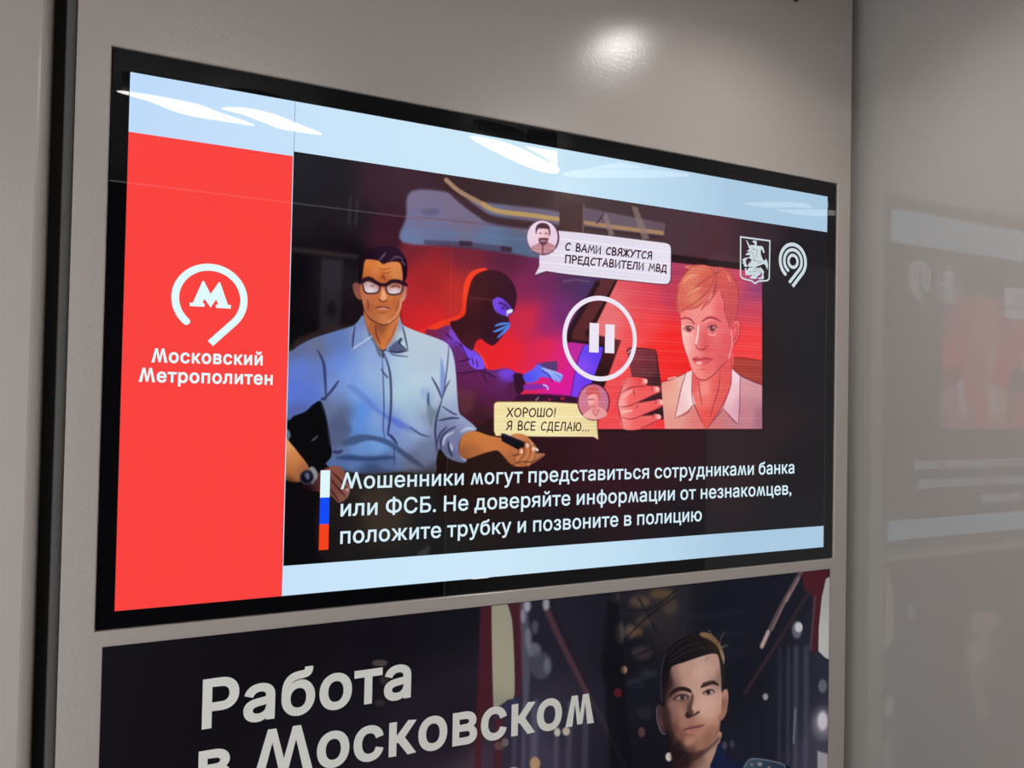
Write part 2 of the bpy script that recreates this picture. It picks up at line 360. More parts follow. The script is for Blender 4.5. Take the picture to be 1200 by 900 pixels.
    c.poly([(527, 390), (531, 386), (537, 395), (540, 405), (534, 402)], (128, 76, 210), 0.85, 1)
    c.poly([(584, 437), (592, 433), (602, 436), (604, 444), (596, 448), (588, 444)], [(595, 438, (120, 70, 226)), (596, 446, (104, 54, 170))], 0.9, 1.4)
    c.line([(556, 409), (565, 418), (571, 431)], 1.8, (246, 70, 46), 0.85)
    for s in ([(536, 424), (550, 421), (546, 420)], [(534, 438), (552, 436), (570, 433)], [(562, 434), (568, 442), (570, 449)], [(566, 435), (576, 440), (582, 443)], [(555, 428), (553, 419)], [(560, 431), (558, 421)], [(533, 400), (541, 406), (548, 420)], [(522, 390), (530, 398)]):
        c.line(s, 1.2, (46, 18, 52), 0.85, taper=True)
    c.poly([(533, 455), (545, 458), (556, 462), (552, 480), (540, 482)], (110, 64, 70), 0.45, 4)
    c.poly([(602, 438), (614, 440), (615, 455), (606, 462), (603, 450)], (52, 20, 44), 0.9, 0.8)
    c.poly([(628, 426), (640, 424), (653, 423), (653.5, 434), (642, 437)], (84, 62, 118), 0.95, 0.7, False)
    c.poly([(613, 440), (622, 434), (627, 430), (631, 426.5), (636, 430), (642, 433), (652, 436), (659.5, 439.5), (656, 448), (651, 446), (644, 443), (634, 442), (628, 447), (617, 448.5)], [
        (618, 443, (82, 78, 240)), (632, 432, (92, 98, 240)), (645, 438, (98, 108, 240)), (655, 441, (130, 150, 240))], soft=0.5)
    for s in ([(634, 431), (644, 437), (651, 447)], [(637, 431), (648, 438), (655, 446)], [(642, 433), (652, 437), (659, 440)]):
        c.line(s, 1.8, (170, 196, 248), 0.85, taper=True)
    c.line([(635, 434), (643, 440), (647, 447)], 1, (56, 40, 130), 0.8)
    c.poly([(614, 451), (626, 450), (634, 450), (642, 452.5), (643, 457), (638, 455), (630, 456.5), (615, 457)], (128, 48, 176), 0.9, 0.7)
    c.line([(637, 451), (641, 453), (642, 456)], 1.8, (206, 206, 250), 0.85)
    hood = [(553, 328), (559, 321), (569, 317), (581, 317), (593, 322), (602, 333), (605.5, 346), (604, 358), (601, 366), (596, 371), (597, 378), (595, 385), (588, 395), (582, 402), (577, 405), (570, 402), (563, 397), (557, 402), (555, 409), (551, 410), (542, 403), (534, 392), (527, 378), (536, 375), (545, 368), (546.5, 355), (549, 341)]
    c.poly(hood, [(560, 330, (72, 36, 40)), (585, 325, (62, 32, 42)), (600, 345, (58, 28, 44)), (555, 355, (76, 34, 38)), (575, 365, (56, 28, 34)), (545, 385, (60, 30, 34)), (575, 390, (54, 26, 40)), (590, 380, (60, 30, 52)), (552, 400, (74, 34, 40))], soft=0.7)
    c.line([(550, 349), (565, 350), (577, 352)], 1.4, (108, 62, 56), 0.6, 1)
    c.poly([(577, 354), (580, 349.5), (585, 348.5), (593, 353), (600.5, 363), (596, 370), (587, 368.5), (580, 364)], [(583, 355, (122, 78, 220)), (590, 366, (112, 66, 236)), (597, 360, (90, 60, 160))], soft=0.6)
    c.line([(585, 355), (591, 357), (595, 362)], 2.2, (74, 38, 110), 0.9)
    c.dot(589.5, 361, 2.2, 2, (92, 40, 130), 0.9)
    c.poly([(593.5, 365), (596, 363), (600.5, 362.5), (600, 366), (595, 367.5)], (226, 226, 252), 1, 0.5)
    c.line([(594, 367), (594.5, 370)], 1.5, (210, 180, 230), 0.9)
    for s in ([(580, 382), (588, 379.5), (596, 379)], [(578, 389), (586, 386), (595, 381)], [(583, 396), (590, 389), (596, 381)]):
        c.line(s, 2.3, (84, 146, 246), 0.9, taper=True)
    c.line([(596, 379), (596, 383), (590, 390)], 2.2, (70, 130, 244), 0.9)
    # ---- man with glasses
    c.poly([(377, 470), (384, 490), (389, 533), (384, 546), (366, 555), (345, 525), (337, 517), (338, 500), (346, 496), (346, 486), (360, 478)], [(370, 500, (16, 15, 18)), (350, 510, (20, 18, 22))], 1, 0.8)
    c.line([(366, 516), (369, 514), (372, 511)], 1.1, (150, 140, 140), 0.6)
    shirt = [(337, 420), (344, 410), (352, 404), (368, 396), (390, 389), (413, 382), (420, 376), (427, 370), (440, 390), (448, 411), (456, 404), (467, 372), (471, 380), (485, 387), (502, 393), (518, 399), (526, 405), (531, 416), (534, 435), (536, 465), (538, 483),
             (545, 490), (556, 499), (558, 504), (546, 508), (539, 516), (538, 530), (546, 538), (545, 542), (536, 541), (524, 536), (515, 526), (511, 540), (508, 556), (470, 553), (430, 556), (384, 546), (389, 532), (384, 495), (377, 471), (368, 473), (358, 482), (345, 487), (336, 488)]
    c.poly(shirt, [
        (345, 412, (96, 108, 150)), (350, 430, (98, 124, 206)), (345, 460, (92, 118, 210)), (362, 460, (92, 118, 206)), (374, 440, (100, 122, 190)), (352, 480, (86, 100, 160)), (390, 400, (96, 120, 180)), (375, 405, (104, 112, 144)), (395, 425, (104, 136, 216)), (410, 440, (124, 156, 222)),
        (420, 395, (124, 142, 188)), (440, 420, (140, 166, 216)), (390, 450, (120, 146, 206)), (388, 475, (112, 126, 166)), (400, 490, (92, 102, 138)), (405, 500, (88, 100, 140)), (420, 460, (128, 164, 226)), (425, 485, (92, 144, 222)), (415, 500, (96, 142, 216)), (440, 490, (128, 158, 210)),
        (438, 440, (150, 176, 216)), (465, 430, (178, 204, 222)), (480, 410, (182, 200, 216)), (500, 400, (186, 202, 216)), (470, 460, (176, 204, 220)), (490, 450, (186, 208, 224)), (510, 420, (180, 196, 214)), (520, 440, (186, 206, 222)), (528, 420, (190, 202, 226)), (480, 480, (160, 190, 214)),
        (460, 500, (118, 138, 206)), (490, 500, (156, 176, 214)), (500, 470, (168, 192, 214)), (505, 490, (132, 144, 166)), (395, 515, (92, 104, 138)), (420, 525, (108, 150, 210)), (445, 525, (112, 156, 216)), (400, 540, (84, 104, 156)), (450, 540, (86, 104, 150)), (475, 520, (128, 150, 196)),
        (485, 540, (98, 106, 132)), (500, 530, (110, 122, 154)), (440, 552, (62, 74, 112)), (520, 460, (180, 194, 214)), (530, 480, (158, 170, 206)), (520, 500, (120, 128, 170)), (530, 520, (118, 122, 160)), (525, 530, (100, 104, 134)), (548, 500, (150, 162, 196)), (508, 552, (60, 58, 66))], soft=0.7, power=3.0)
    # folds and shade shapes of the shirt
    c.poly([(406, 453), (414, 451), (428, 462), (440, 475), (452, 485), (460, 488), (475, 496), (490, 505), (500, 511), (486, 508), (466, 500), (450, 489), (434, 477), (420, 465)], [(415, 456, (104, 136, 202)), (440, 476, (98, 126, 206)), (462, 494, (86, 106, 206)), (490, 507, (120, 134, 180))], 0.8, 2.0)
    c.poly([(400, 517), (410, 512), (425, 509), (445, 512), (460, 518), (472, 527), (490, 540), (498, 549), (482, 542), (466, 530), (450, 520), (432, 516), (415, 521), (402, 522)], [(410, 516, (64, 84, 118)), (450, 516, (60, 80, 120)), (485, 540, (64, 72, 96))], 0.85, 1.4)
    c.poly([(394, 537), (410, 533), (430, 535), (455, 534), (462, 537), (440, 540), (415, 540)], (46, 62, 104), 0.8, 2)
    c.poly([(377, 471), (384, 468), (394, 480), (404, 492), (412, 502), (408, 510), (395, 522), (387, 520), (383, 490)], [(388, 480, (104, 116, 150)), (400, 500, (78, 88, 122)), (393, 515, (84, 92, 124))], 0.75, 3)
    c.poly([(494, 455), (502, 456), (508, 465), (506, 476), (498, 470), (492, 462)], (150, 174, 212), 0.7, 2)
    c.poly([(500, 462), (503, 470), (508, 480), (512, 480), (508, 492), (505, 500), (501, 485)], (106, 122, 140), 0.7, 1.6)
    c.poly([(517, 420), (520, 430), (522, 445), (519, 464), (516, 458), (516, 435)], (112, 134, 206), 0.75, 1.4)
    for s, w in (([(372, 410), (379, 425), (381, 445), (382, 466)], 2.4), ([(397, 446), (390, 456), (380, 468)], 2.4), ([(376, 468), (382, 467)], 3), ([(450, 414), (456, 432), (458, 450), (458, 480), (455, 505), (454, 508)], 2.2), ([(454, 508), (460, 513), (466, 521)], 2.6), ([(448, 420), (449, 445), (450, 480), (449, 500), (451, 515)], 1.0),
                 ([(506, 442), (513, 455), (518, 468)], 2), ([(518, 467), (522, 455), (527, 446)], 1.6), ([(518, 468), (512, 488), (510, 505), (512, 530)], 2.2), ([(502, 460), (502, 475)], 1.6), ([(526, 405), (524, 430), (520, 460)], 1.2), ([(478, 418), (462, 416), (457, 413)], 1.2), ([(446, 432), (452, 440), (455, 443)], 1.4),
                 ([(512, 520), (516, 508), (524, 500)], 2), ([(517, 527), (517, 515), (523, 506), (534, 500)], 2.2), ([(514, 493), (528, 490), (538, 490)], 2.2), ([(525, 517), (526, 526), (530, 535)], 2.6), ([(518, 476), (530, 484), (536, 486)], 1.6), ([(480, 500), (493, 509), (504, 512)], 1.2), ([(390, 529), (396, 530), (401, 528)], 3.2), ([(462, 525), (462, 545)], 0.9)):
        c.line(s, w, (46, 48, 84), 0.8, 0.8, taper=True)
    for s in ([(519, 522), (522, 512), (532, 506)], [(528, 520), (530, 528)], [(540, 506), (548, 502), (556, 503)], [(540, 535), (546, 539)]):
        c.line(s, 2.2, (208, 216, 236), 0.7, 1, taper=True)
    # collar
    c.poly([(427, 371), (432, 384), (438, 391), (441, 392), (430, 398), (413, 409), (414, 396), (416, 383), (423, 376)], [(420, 395, (122, 146, 200)), (426, 378, (112, 128, 176)), (434, 391, (150, 166, 196))], 1, 0.6)
    c.poly([(468, 374), (472, 383), (474, 395), (478, 409), (466, 412), (455, 408), (450, 409), (456, 400), (463, 390)], [(470, 400, (192, 210, 220)), (468, 380, (128, 142, 176)), (460, 400, (140, 150, 176))], 1, 0.6)
    c.poly([(427, 371), (431, 383), (438, 393), (445, 405), (450, 415), (450, 420), (443, 416), (438, 402), (432, 393)], [(432, 390, (92, 102, 130)), (446, 412, (104, 112, 134))], 1, 0.6)
    c.poly([(455, 409), (462, 402), (470, 396), (472, 398), (469, 404), (476, 411), (462, 414)], (76, 84, 120), 0.9, 1)
    c.line([(413, 409), (430, 398), (440, 391)], 1.4, (206, 216, 234), 0.7)
    for s in ([(416, 382), (414, 396), (413, 409)], [(427, 371), (432, 386), (440, 394)], [(472, 382), (475, 396), (478, 410)], [(478, 411), (466, 413), (453, 411)], [(470, 396), (468, 402), (477, 410)], [(449, 411), (449, 419)], [(440, 394), (446, 408), (449, 412)]):
        c.line(s, 1.4, (40, 40, 66), 0.85, taper=True)
    # neck
    c.poly([(426, 364), (433, 374), (445, 380), (453, 381), (463, 374), (468.5, 364), (467, 378), (462, 393), (455, 404), (449, 410.5), (443, 405), (437, 395), (430, 384)], [
        (432, 378, (190, 110, 62)), (440, 388, (176, 98, 60)), (445, 384, (140, 78, 50)), (455, 390, (214, 126, 70)), (450, 402, (208, 120, 66)), (462, 380, (206, 122, 76))], soft=0.6)
    c.line([(440, 381), (441, 392), (446, 404)], 1.4, (92, 48, 44), 0.8, taper=True)
    c.line([(465, 378), (460, 392), (452, 406)], 1.2, (120, 64, 60), 0.6, taper=True)
    # head
    c.poly([(413.5, 334), (418, 331), (423, 336), (424, 350), (419, 350), (415, 343)], [(416, 338, (132, 78, 72)), (421, 346, (150, 84, 66))], soft=0.6)
    c.poly([(471, 334), (476, 333), (477, 338), (475.5, 348), (472.5, 353), (470, 350)], [(474, 338, (178, 104, 100)), (473, 349, (206, 140, 130))], soft=0.6)
    c.poly([(423, 326), (425, 312), (430, 303), (450, 303), (468, 306), (472, 318), (473, 334), (471.5, 348), (469.5, 363), (463.5, 373), (454, 380), (445, 379.5), (434, 373.5), (427.5, 365), (424, 350), (422, 337)], [
        (432, 312, (214, 122, 62)), (445, 315, (226, 136, 76)), (460, 314, (222, 134, 80)), (468, 322, (206, 130, 80)), (428, 322, (186, 102, 52)), (449, 327, (180, 92, 50)), (427, 352, (190, 112, 80)), (432, 360, (166, 92, 62)), (445, 352, (196, 110, 64)), (438, 368, (176, 104, 66)),
        (450, 372, (208, 130, 84)), (460, 366, (196, 110, 64)), (463, 354, (186, 98, 56)), (457, 350, (204, 118, 70)), (468, 355, (192, 116, 78)), (448, 358, (186, 104, 64)), (440, 345, (190, 110, 74))], soft=0.6)
    c.line([(427, 365), (434, 373.5), (445, 379.5), (454, 380), (463.5, 373), (469, 364)], 1.2, (118, 60, 46), 0.6, 0.9, taper=True)
    c.line([(470.5, 350), (468.5, 362), (463, 371.5), (455, 378)], 1.4, (240, 180, 150), 0.6)
    hairm = [(422, 331), (420, 322), (421, 312), (427, 301), (436, 292.5), (450, 288), (463, 290), (473, 298), (477, 308), (477, 322), (474, 331), (472, 330), (471.5, 319), (468.5, 308), (457, 307), (449, 309.5), (443, 305.5), (430, 304), (427, 308), (425.5, 318), (424, 328)]
    c.poly(hairm, [(430, 300, (38, 22, 36)), (450, 294, (46, 30, 46)), (468, 298, (50, 32, 50)), (475, 312, (40, 24, 36)), (422, 320, (26, 18, 24))], soft=0.8)
    c.line([(444, 305), (449, 300), (452, 296)], 1.8, (120, 92, 116), 0.7, 0.8, taper=True)
    c.line([(458, 305), (464, 301), (472, 303)], 1.8, (112, 88, 110), 0.7, 0.8, taper=True)
    c.line([(471, 306), (474, 310)], 1.6, (130, 100, 116), 0.6)
    for s in ([(442, 314), (450, 316), (458, 314)], [(443, 318), (452, 320), (460, 318)]):
        c.line(s, 1.2, (160, 84, 44), 0.8, taper=True)
    c.line([(447, 326), (449, 322), (451, 328)], 1.4, (126, 60, 40), 0.7)
    for lens, hl in (([(424.5, 332), (431, 329), (440, 332), (445, 336), (442.5, 342.5), (432, 344), (427, 341)], (434, 337)), ([(452.5, 335), (461, 331), (471, 333), (472, 338), (468.5, 344), (457.5, 345), (453, 341)], (463, 340))):
        c.poly(lens, [(hl[0] - 5, hl[1] - 4, (196, 150, 150)), (hl[0], hl[1] + 4, (226, 214, 214)), (hl[0] + 5, hl[1] - 4, (176, 120, 120)), (hl[0] + 1, hl[1], (214, 190, 198))], soft=0.5)
    c.dot(436, 335, 3, 2, (150, 104, 118), 0.6)
    c.poly([(455, 333), (464, 331), (471, 333), (470, 337), (456, 337)], (176, 112, 84), 0.75, 0.8)
    c.line([(459, 336), (464, 334.5), (468, 336.5)], 1.4, (96, 54, 60), 0.8)
    for lens in ([(424.5, 332), (431, 329), (440, 332), (445, 336), (442.5, 342.5), (432, 344), (427, 341), (424.5, 332)], [(452.5, 335), (461, 331), (471, 333), (472, 338), (468.5, 344), (457.5, 345), (453, 341), (452.5, 335)]):
        c.line(lens, 1.5, (62, 34, 44), 0.95)
    c.line([(422, 331), (428, 327), (434, 326.5), (441, 331), (446, 333.5), (452.5, 333.5), (459, 329.5), (467, 329.5), (473, 332), (476, 334)], 3.2, (48, 26, 38), 0.95)
    c.poly([(449, 338), (453, 349), (450, 352.5), (446, 352), (447, 344)], [(450, 345, (240, 178, 132)), (448, 351, (230, 160, 120))], 0.9, 0.8)
    c.line([(443, 350), (446, 352.5), (450, 353.5), (454.5, 351)], 1.4, (110, 48, 40), 0.85, taper=True)
    c.line([(439.5, 360.8), (444, 359.8), (449, 360.4), (453, 360.4), (457.5, 361.6)], 1.6, (116, 50, 50), 0.9, taper=True)
    c.line([(444, 362.5), (449, 361.5), (454, 362.5)], 1.3, (224, 176, 160), 0.8, taper=True)
    c.line([(443, 365.5), (449, 366.5), (455, 365)], 1.3, (150, 76, 54), 0.7, taper=True)
    c.line([(430, 350), (431.5, 357), (431, 363)], 1.4, (112, 58, 44), 0.7, taper=True)
    c.line([(467, 352), (466, 358), (463, 364)], 1.2, (120, 60, 48), 0.6, taper=True)
    # left forearm, watch, hand on the hip, trousers
    c.poly([(334, 515), (341, 520), (350, 531), (362, 548), (356, 560), (348, 565), (332, 558)], [(338, 520, (228, 160, 108)), (345, 540, (204, 130, 78)), (338, 555, (172, 102, 60)), (356, 552, (150, 92, 64))], soft=0.7)
    c.poly([(334, 503), (339, 505), (340, 512), (334, 517)], (120, 146, 166), 0.8, 1)
    c.poly([(388, 553), (420, 556), (470, 553), (508, 556), (512, 600), (500, 640), (470, 660), (400, 662), (372, 650), (370, 600)], [(400, 600, (40, 34, 34)), (440, 570, (50, 46, 44)), (445, 600, (58, 50, 44)), (470, 590, (52, 48, 42)), (500, 600, (36, 36, 38)), (420, 650, (36, 34, 34)), (380, 630, (34, 32, 32)), (480, 650, (36, 37, 40))], 0.9, 5)
    c.poly([(425, 585), (440, 574), (455, 580), (468, 600), (470, 620), (455, 632), (435, 622)], (66, 56, 48), 0.6, 5)
    c.poly([(488, 650), (503, 640), (500, 652)], (80, 80, 84), 0.5, 2)
    c.poly([(352, 570), (372, 555), (384, 548), (396, 546), (404, 553), (405, 561), (410, 572), (407, 583), (397, 589), (388, 581), (372, 576), (362, 575)], [(390, 550, (142, 84, 72)), (400, 560, (128, 76, 64)), (395, 575, (116, 68, 58)), (375, 565, (84, 48, 50)), (362, 572, (56, 32, 38)), (397, 586, (130, 84, 76)), (408, 574, (150, 104, 94))], soft=0.8)
    for s in ([(388, 552), (398, 562), (407, 573)], [(386, 560), (396, 572), (405, 582)], [(384, 570), (392, 580), (397, 587)]):
        c.line(s, 1.4, (52, 26, 32), 0.8, taper=True)
    c.dot(407, 574, 1.6, 1.6, (216, 190, 186), 0.7)
    c.poly([(349, 566), (362, 566), (366, 590), (345, 640), (334, 640), (334, 565)], (26, 18, 22), 0.75, 5)
    c.poly([(362, 549), (367, 547), (372, 554), (370, 562), (364, 556)], (150, 156, 162), 0.85, 0.8)
    c.dot(360, 559.5, 9, 9, (52, 52, 60), 1, 0.7)
    c.dot(359.5, 559.5, 6.4, 6.6, (26, 26, 38), 1, 0.7)
    c.line([(366, 566), (369, 560), (367, 553)], 1.6, (160, 160, 168), 0.6)
    c.poly([(357, 556), (361, 554), (363, 559), (360, 562)], (110, 112, 140), 0.8, 1)
    # right forearm, hand and handset
    c.poly([(538, 524), (541, 512), (549, 506), (559, 505.5), (572, 510), (587, 513), (596, 514), (610, 520), (626, 530), (638, 531.5), (637, 534.5), (628, 541), (617, 546), (604, 546.5), (597, 543), (590, 535), (583, 528), (571, 530), (556, 535), (546, 538), (539, 534)], [
        (545, 515, (196, 118, 64)), (560, 515, (206, 124, 66)), (555, 530, (176, 102, 60)), (575, 520, (204, 122, 68)), (545, 533, (150, 88, 58)), (590, 522, (196, 116, 66)), (600, 540, (170, 98, 60)), (612, 540, (196, 122, 76)), (630, 535, (176, 110, 82)), (620, 530, (186, 108, 66))], soft=0.7)
    # ---- speech bubbles
    c.poly([(578, 474.5), (579, 471.6), (582, 470), (640, 470), (690, 473), (700, 478), (700.5, 500), (702, 516), (695, 512.5), (640, 512.5), (580, 511.5), (578, 505)], (96, 44, 40), 0.9, 0.8, False)
    c.poly([(579, 475), (580.2, 472.2), (583, 471), (640, 471), (690, 474), (699, 478), (699.5, 500), (701, 515), (695, 511.5), (640, 511.5), (581, 510.5), (579, 505)], [(585, 475, (240, 222, 160)), (640, 490, (244, 230, 170)), (695, 505, (226, 206, 150)), (600, 505, (238, 222, 166)), (660, 476, (240, 220, 160))], 1, 0.5, False)
    c.scanlines([(579, 472), (700, 476), (700, 512), (580, 510)], 3.8, 0.55, (255, 248, 222))
    c.dot(695.5, 471, 19.2, 22, (92, 28, 54), 1, 0.6)
    c.dot(695.5, 471, 17.8, 20.5, [(685, 460, (206, 120, 148)), (705, 470, (196, 110, 138)), (695, 488, (214, 120, 130))], 1, 0.6)
    c.poly([(683, 487), (690, 481), (695, 478), (703, 477), (711, 483), (709, 488), (700, 491.5), (690, 491)], [(690, 486, (240, 176, 170)), (705, 484, (232, 150, 150))], 1, 0.6)
    c.poly([(689, 465), (690, 474), (694, 479), (698, 484), (700, 478), (702, 470), (701, 462), (694, 460)], [(692, 470, (246, 178, 170)), (698, 474, (232, 128, 128))], 1, 0.6)
    c.poly([(688, 464), (687, 457), (691, 454), (697, 453), (702, 457), (703, 465), (701.5, 470), (700, 463), (694, 462)], (206, 92, 92), 1, 0.6)
    c.line([(690, 468), (696, 468)], 1.4, (170, 60, 76), 0.8)
    c.line([(692, 476), (696, 476)], 1, (180, 60, 70), 0.8)
    c.line([(694, 481), (698, 487), (702, 480)], 1.1, (170, 60, 80), 0.8)
    c.scanlines([(679, 455), (712, 455), (712, 488), (679, 488)], 3.6, 0.2, (255, 220, 230))
    b1 = [(632, 296), (640, 280), (655, 270.5), (690, 274), (720, 277.5), (779, 284.9), (783, 286), (785.6, 288.3), (786.2, 292), (785.7, 326), (785, 329.5), (783, 332), (779, 332.8), (767, 332), (735, 328.5), (700, 325), (667, 321.5), (640, 317.5), (627, 322), (632, 312)]
    c.poly([(x + 0.9, y + 1.0) for x, y in b1], (58, 26, 48), 0.9, 0.7, False)
    c.poly(b1, [(640, 310, (226, 212, 230)), (700, 285, (222, 214, 234)), (740, 310, (224, 218, 236)), (780, 300, (232, 224, 238)), (700, 318, (226, 220, 236))], 1, 0.5, False)
    c.scanlines(b1, 4.2, 0.75, (246, 244, 252))
    c.dot(636.6, 278.6, 19, 20.6, (82, 40, 74), 1, 0.6)
    c.dot(635.6, 278, 18, 19.6, [(628, 270, (238, 214, 232)), (645, 275, (232, 206, 226)), (635, 292, (226, 190, 210))], 1, 0.6)
    c.poly([(622, 290), (629, 286), (634, 283), (642, 284), (651, 289), (646, 295), (637, 297.5), (628, 295.5)], (190, 132, 142), 1, 0.6)
    c.poly([(629, 272), (630, 280), (633, 286), (637, 287), (641, 285), (644, 278), (644, 270), (637, 267)], [(633, 275, (244, 206, 212)), (641, 278, (226, 176, 186))], 1, 0.5)
    c.poly([(628, 275), (628, 266), (633, 261.5), (640, 262), (644, 266), (645, 274), (643.5, 276), (642.5, 269), (634, 268), (630, 269)], (74, 44, 56), 1, 0.5)
    c.poly([(631, 280), (635, 278.5), (640, 279), (642.5, 279), (641, 285), (637, 287.5), (633, 286)], (88, 48, 62), 0.9, 0.5)
    c.line([(634, 282.5), (639, 282.5)], 1.3, (220, 160, 170), 0.8)
    c.line([(632, 273.5), (634.5, 273.5)], 1.1, (90, 50, 64), 0.8)
    c.line([(639, 273.5), (641.5, 273.5)], 1.1, (90, 50, 64), 0.8)
    c.line([(636, 288), (636, 297)], 1.4, (70, 34, 54), 0.8)
    c.scanlines([(620, 262), (652, 262), (652, 295), (620, 295)], 3.8, 0.2, (255, 236, 246))
    # fingers and handset in front of the lower bubble
    c.poly([(600, 513), (600, 509), (609, 508), (617, 511), (624, 518), (629, 525), (630, 528), (625, 529), (617, 524), (611, 518)], [(605, 510, (206, 134, 84)), (618, 516, (190, 110, 66)), (628, 526, (216, 170, 150))], soft=0.6)
    c.poly([(587, 508), (591, 508), (603, 513), (615, 518), (613.5, 525), (608, 527.5), (598, 522), (588, 517)], [(592, 512, (30, 26, 40)), (606, 520, (18, 14, 22))], soft=0.6, curve=False)
    c.line([(588, 508.5), (603, 513.5), (615, 518.5)], 1.1, (76, 66, 92), 0.7)
    for f, tip in (([(612, 541), (618, 534), (618, 521)], (618, 522)), ([(619, 543), (624, 535), (625, 525)], (625, 526)), ([(606, 538), (610, 532), (611, 528)], (611, 529))):
        c.line(f, 6.4, (112, 58, 40), 0.9, 0.8)
        c.line(f, 5.0, (200, 124, 78), 0.95, 0.8)
        c.dot(tip[0], tip[1], 1.8, 2.6, (240, 206, 190), 0.85, 0.7)
    c.line([(628, 526), (630, 527.5)], 2.4, (246, 232, 226), 0.8)
    for s in ([(600, 545), (612, 541), (625, 541), (637, 533)], [(600, 534), (606, 533), (610, 532)], [(583, 528), (590, 535), (597, 543), (604, 547)]):
        c.line(s, 1.3, (78, 40, 36), 0.75, taper=True)


# ---------------------------------------------------------------- the printed recruitment picture
def paint_poster(c):
    c.poly([(90, 740), (990, 640), (990, 1010), (90, 1200)], [
        (150, 770, (17, 15, 20)), (150, 880, (17, 15, 20)), (300, 760, (16, 14, 18)), (450, 740, (20, 18, 24)), (400, 880, (24, 21, 28)), (540, 720, (22, 21, 28)), (540, 860, (30, 25, 36)), (560, 895, (70, 56, 66)), (660, 740, (36, 34, 46)),
        (660, 860, (48, 44, 58)), (700, 700, (30, 29, 40)), (740, 760, (22, 22, 30)), (740, 880, (22, 21, 30)), (700, 860, (36, 34, 46)), (770, 720, (48, 44, 48)), (840, 710, (24, 25, 36)), (880, 720, (26, 28, 40)), (880, 800, (24, 25, 36)), (900, 860, (32, 33, 46)),
        (940, 800, (44, 46, 60)), (960, 870, (76, 74, 92)), (760, 820, (24, 26, 36)), (600, 880, (48, 42, 58)), (630, 880, (64, 60, 78))], soft=0.7, curve=False, power=2.8)
    # train on the left
    c.poly([(563, 708), (578, 706), (578, 840), (566, 845), (564, 905), (556, 905), (560, 800)], (74, 31, 40), 0.85, 1.6, False)
    c.poly([(592, 702), (613, 699), (614, 790), (607, 820), (590, 836), (588, 905), (578, 905), (580, 830), (604, 812), (601, 740)], (74, 33, 42), 0.8, 1.8, False)
    c.poly([(576, 710), (579, 707), (592, 705.5), (597, 715), (601, 738), (603, 813), (595, 820), (581, 830), (578, 822)], [(585, 715, (146, 144, 128)), (590, 800, (156, 152, 130)), (582, 825, (140, 138, 122))], 1, 0.8)
    c.poly([(580, 832), (604, 817), (606, 826), (586, 842)], (44, 52, 84), 0.8, 2)
    c.poly([(610, 700), (616, 700), (622, 760), (619, 820), (614, 830), (611, 760)], (96, 96, 110), 0.65, 2.4)
    for x, y, rx, ry, col, al in ((618, 710, 4, 7, (170, 170, 178), 0.85), (640, 708, 4, 8, (160, 162, 172), 0.85), (613, 722, 3, 8, (150, 150, 160), 0.7), (626, 762, 8, 9, (104, 110, 122), 0.8), (634, 780, 13, 16, (74, 74, 88), 0.8), (641, 780, 4, 9, (110, 112, 122), 0.7), (619, 748, 4, 12, (120, 122, 134), 0.7), (627, 735, 4, 8, (96, 96, 106), 0.6)):
        c.dot(x, y, rx, ry, col, al, 2.4)
    c.line([(642, 718), (660, 757), (688, 812)], 6, (86, 54, 62), 0.75, 1.6)
    c.line([(690, 816), (712, 856), (734, 905)], 5, (60, 50, 60), 0.7, 1.6)
    c.line([(646, 706), (662, 745), (690, 806)], 3, (34, 28, 38), 0.8, 1.6)
    for x, w, a in ((615, 4, 0.5), (627, 8, 0.5), (653, 5, 0.42), (668, 6, 0.36), (687, 7, 0.34), (604, 4, 0.35)):
        c.line([(x, 825), (x - 2, 905)], w, (104, 102, 124), a, 3)
    for x, y, rx, ry, col, al in ((653, 858, 3.6, 5, (196, 186, 176), 0.95), (663.5, 857, 4.4, 5, (188, 176, 162), 0.95), (592, 870, 4, 5, (140, 130, 120), 0.6), (585, 874, 6, 5, (110, 100, 92), 0.5), (627, 895, 6, 8, (206, 160, 110), 0.75), (724, 812, 4.6, 5.6, (232, 52, 66), 1), (731, 785, 4, 4.6, (196, 150, 120), 0.85), (752, 858, 4, 6, (96, 70, 66), 0.8),
                                (784, 887, 4, 5.2, (226, 214, 204), 0.95), (445, 777, 9, 4, (110, 96, 92), 0.6), (450, 797, 5, 5, (74, 64, 62), 0.5), (445, 824, 6, 4, (70, 60, 58), 0.45), (849, 874, 3, 5, (84, 84, 100), 0.7), (858, 872, 3, 5, (74, 74, 90), 0.7), (897, 816.5, 3.2, 4, (178, 176, 178), 0.85)):
        c.dot(x, y, rx, ry, col, al, 1.2)
    # bare trees and lights in the middle
    for x, y, rx, ry, col, al in ((726, 742, 5, 12, (120, 108, 100), 0.7), (738, 740, 6, 8, (110, 96, 84), 0.6), (720, 700, 5, 6, (120, 112, 100), 0.6), (750, 705, 12, 7, (104, 84, 66), 0.6), (775, 696, 14, 6, (112, 84, 58), 0.6), (745, 740, 8, 6, (124, 92, 60), 0.6), (755, 728, 10, 6, (92, 74, 62), 0.5), (785, 710, 9, 10, (92, 74, 62), 0.5), (752, 765, 12, 8, (78, 64, 66), 0.55), (760, 790, 10, 6, (56, 58, 74), 0.5), (745, 800, 10, 6, (52, 56, 72), 0.5), (756, 835, 8, 8, (50, 46, 52), 0.6)):
        c.dot(x, y, rx, ry, col, al, 4)
    c.poly([(713, 692), (723, 691), (742, 905), (716, 905), (706, 780)], (18, 17, 24), 0.7, 3, False)
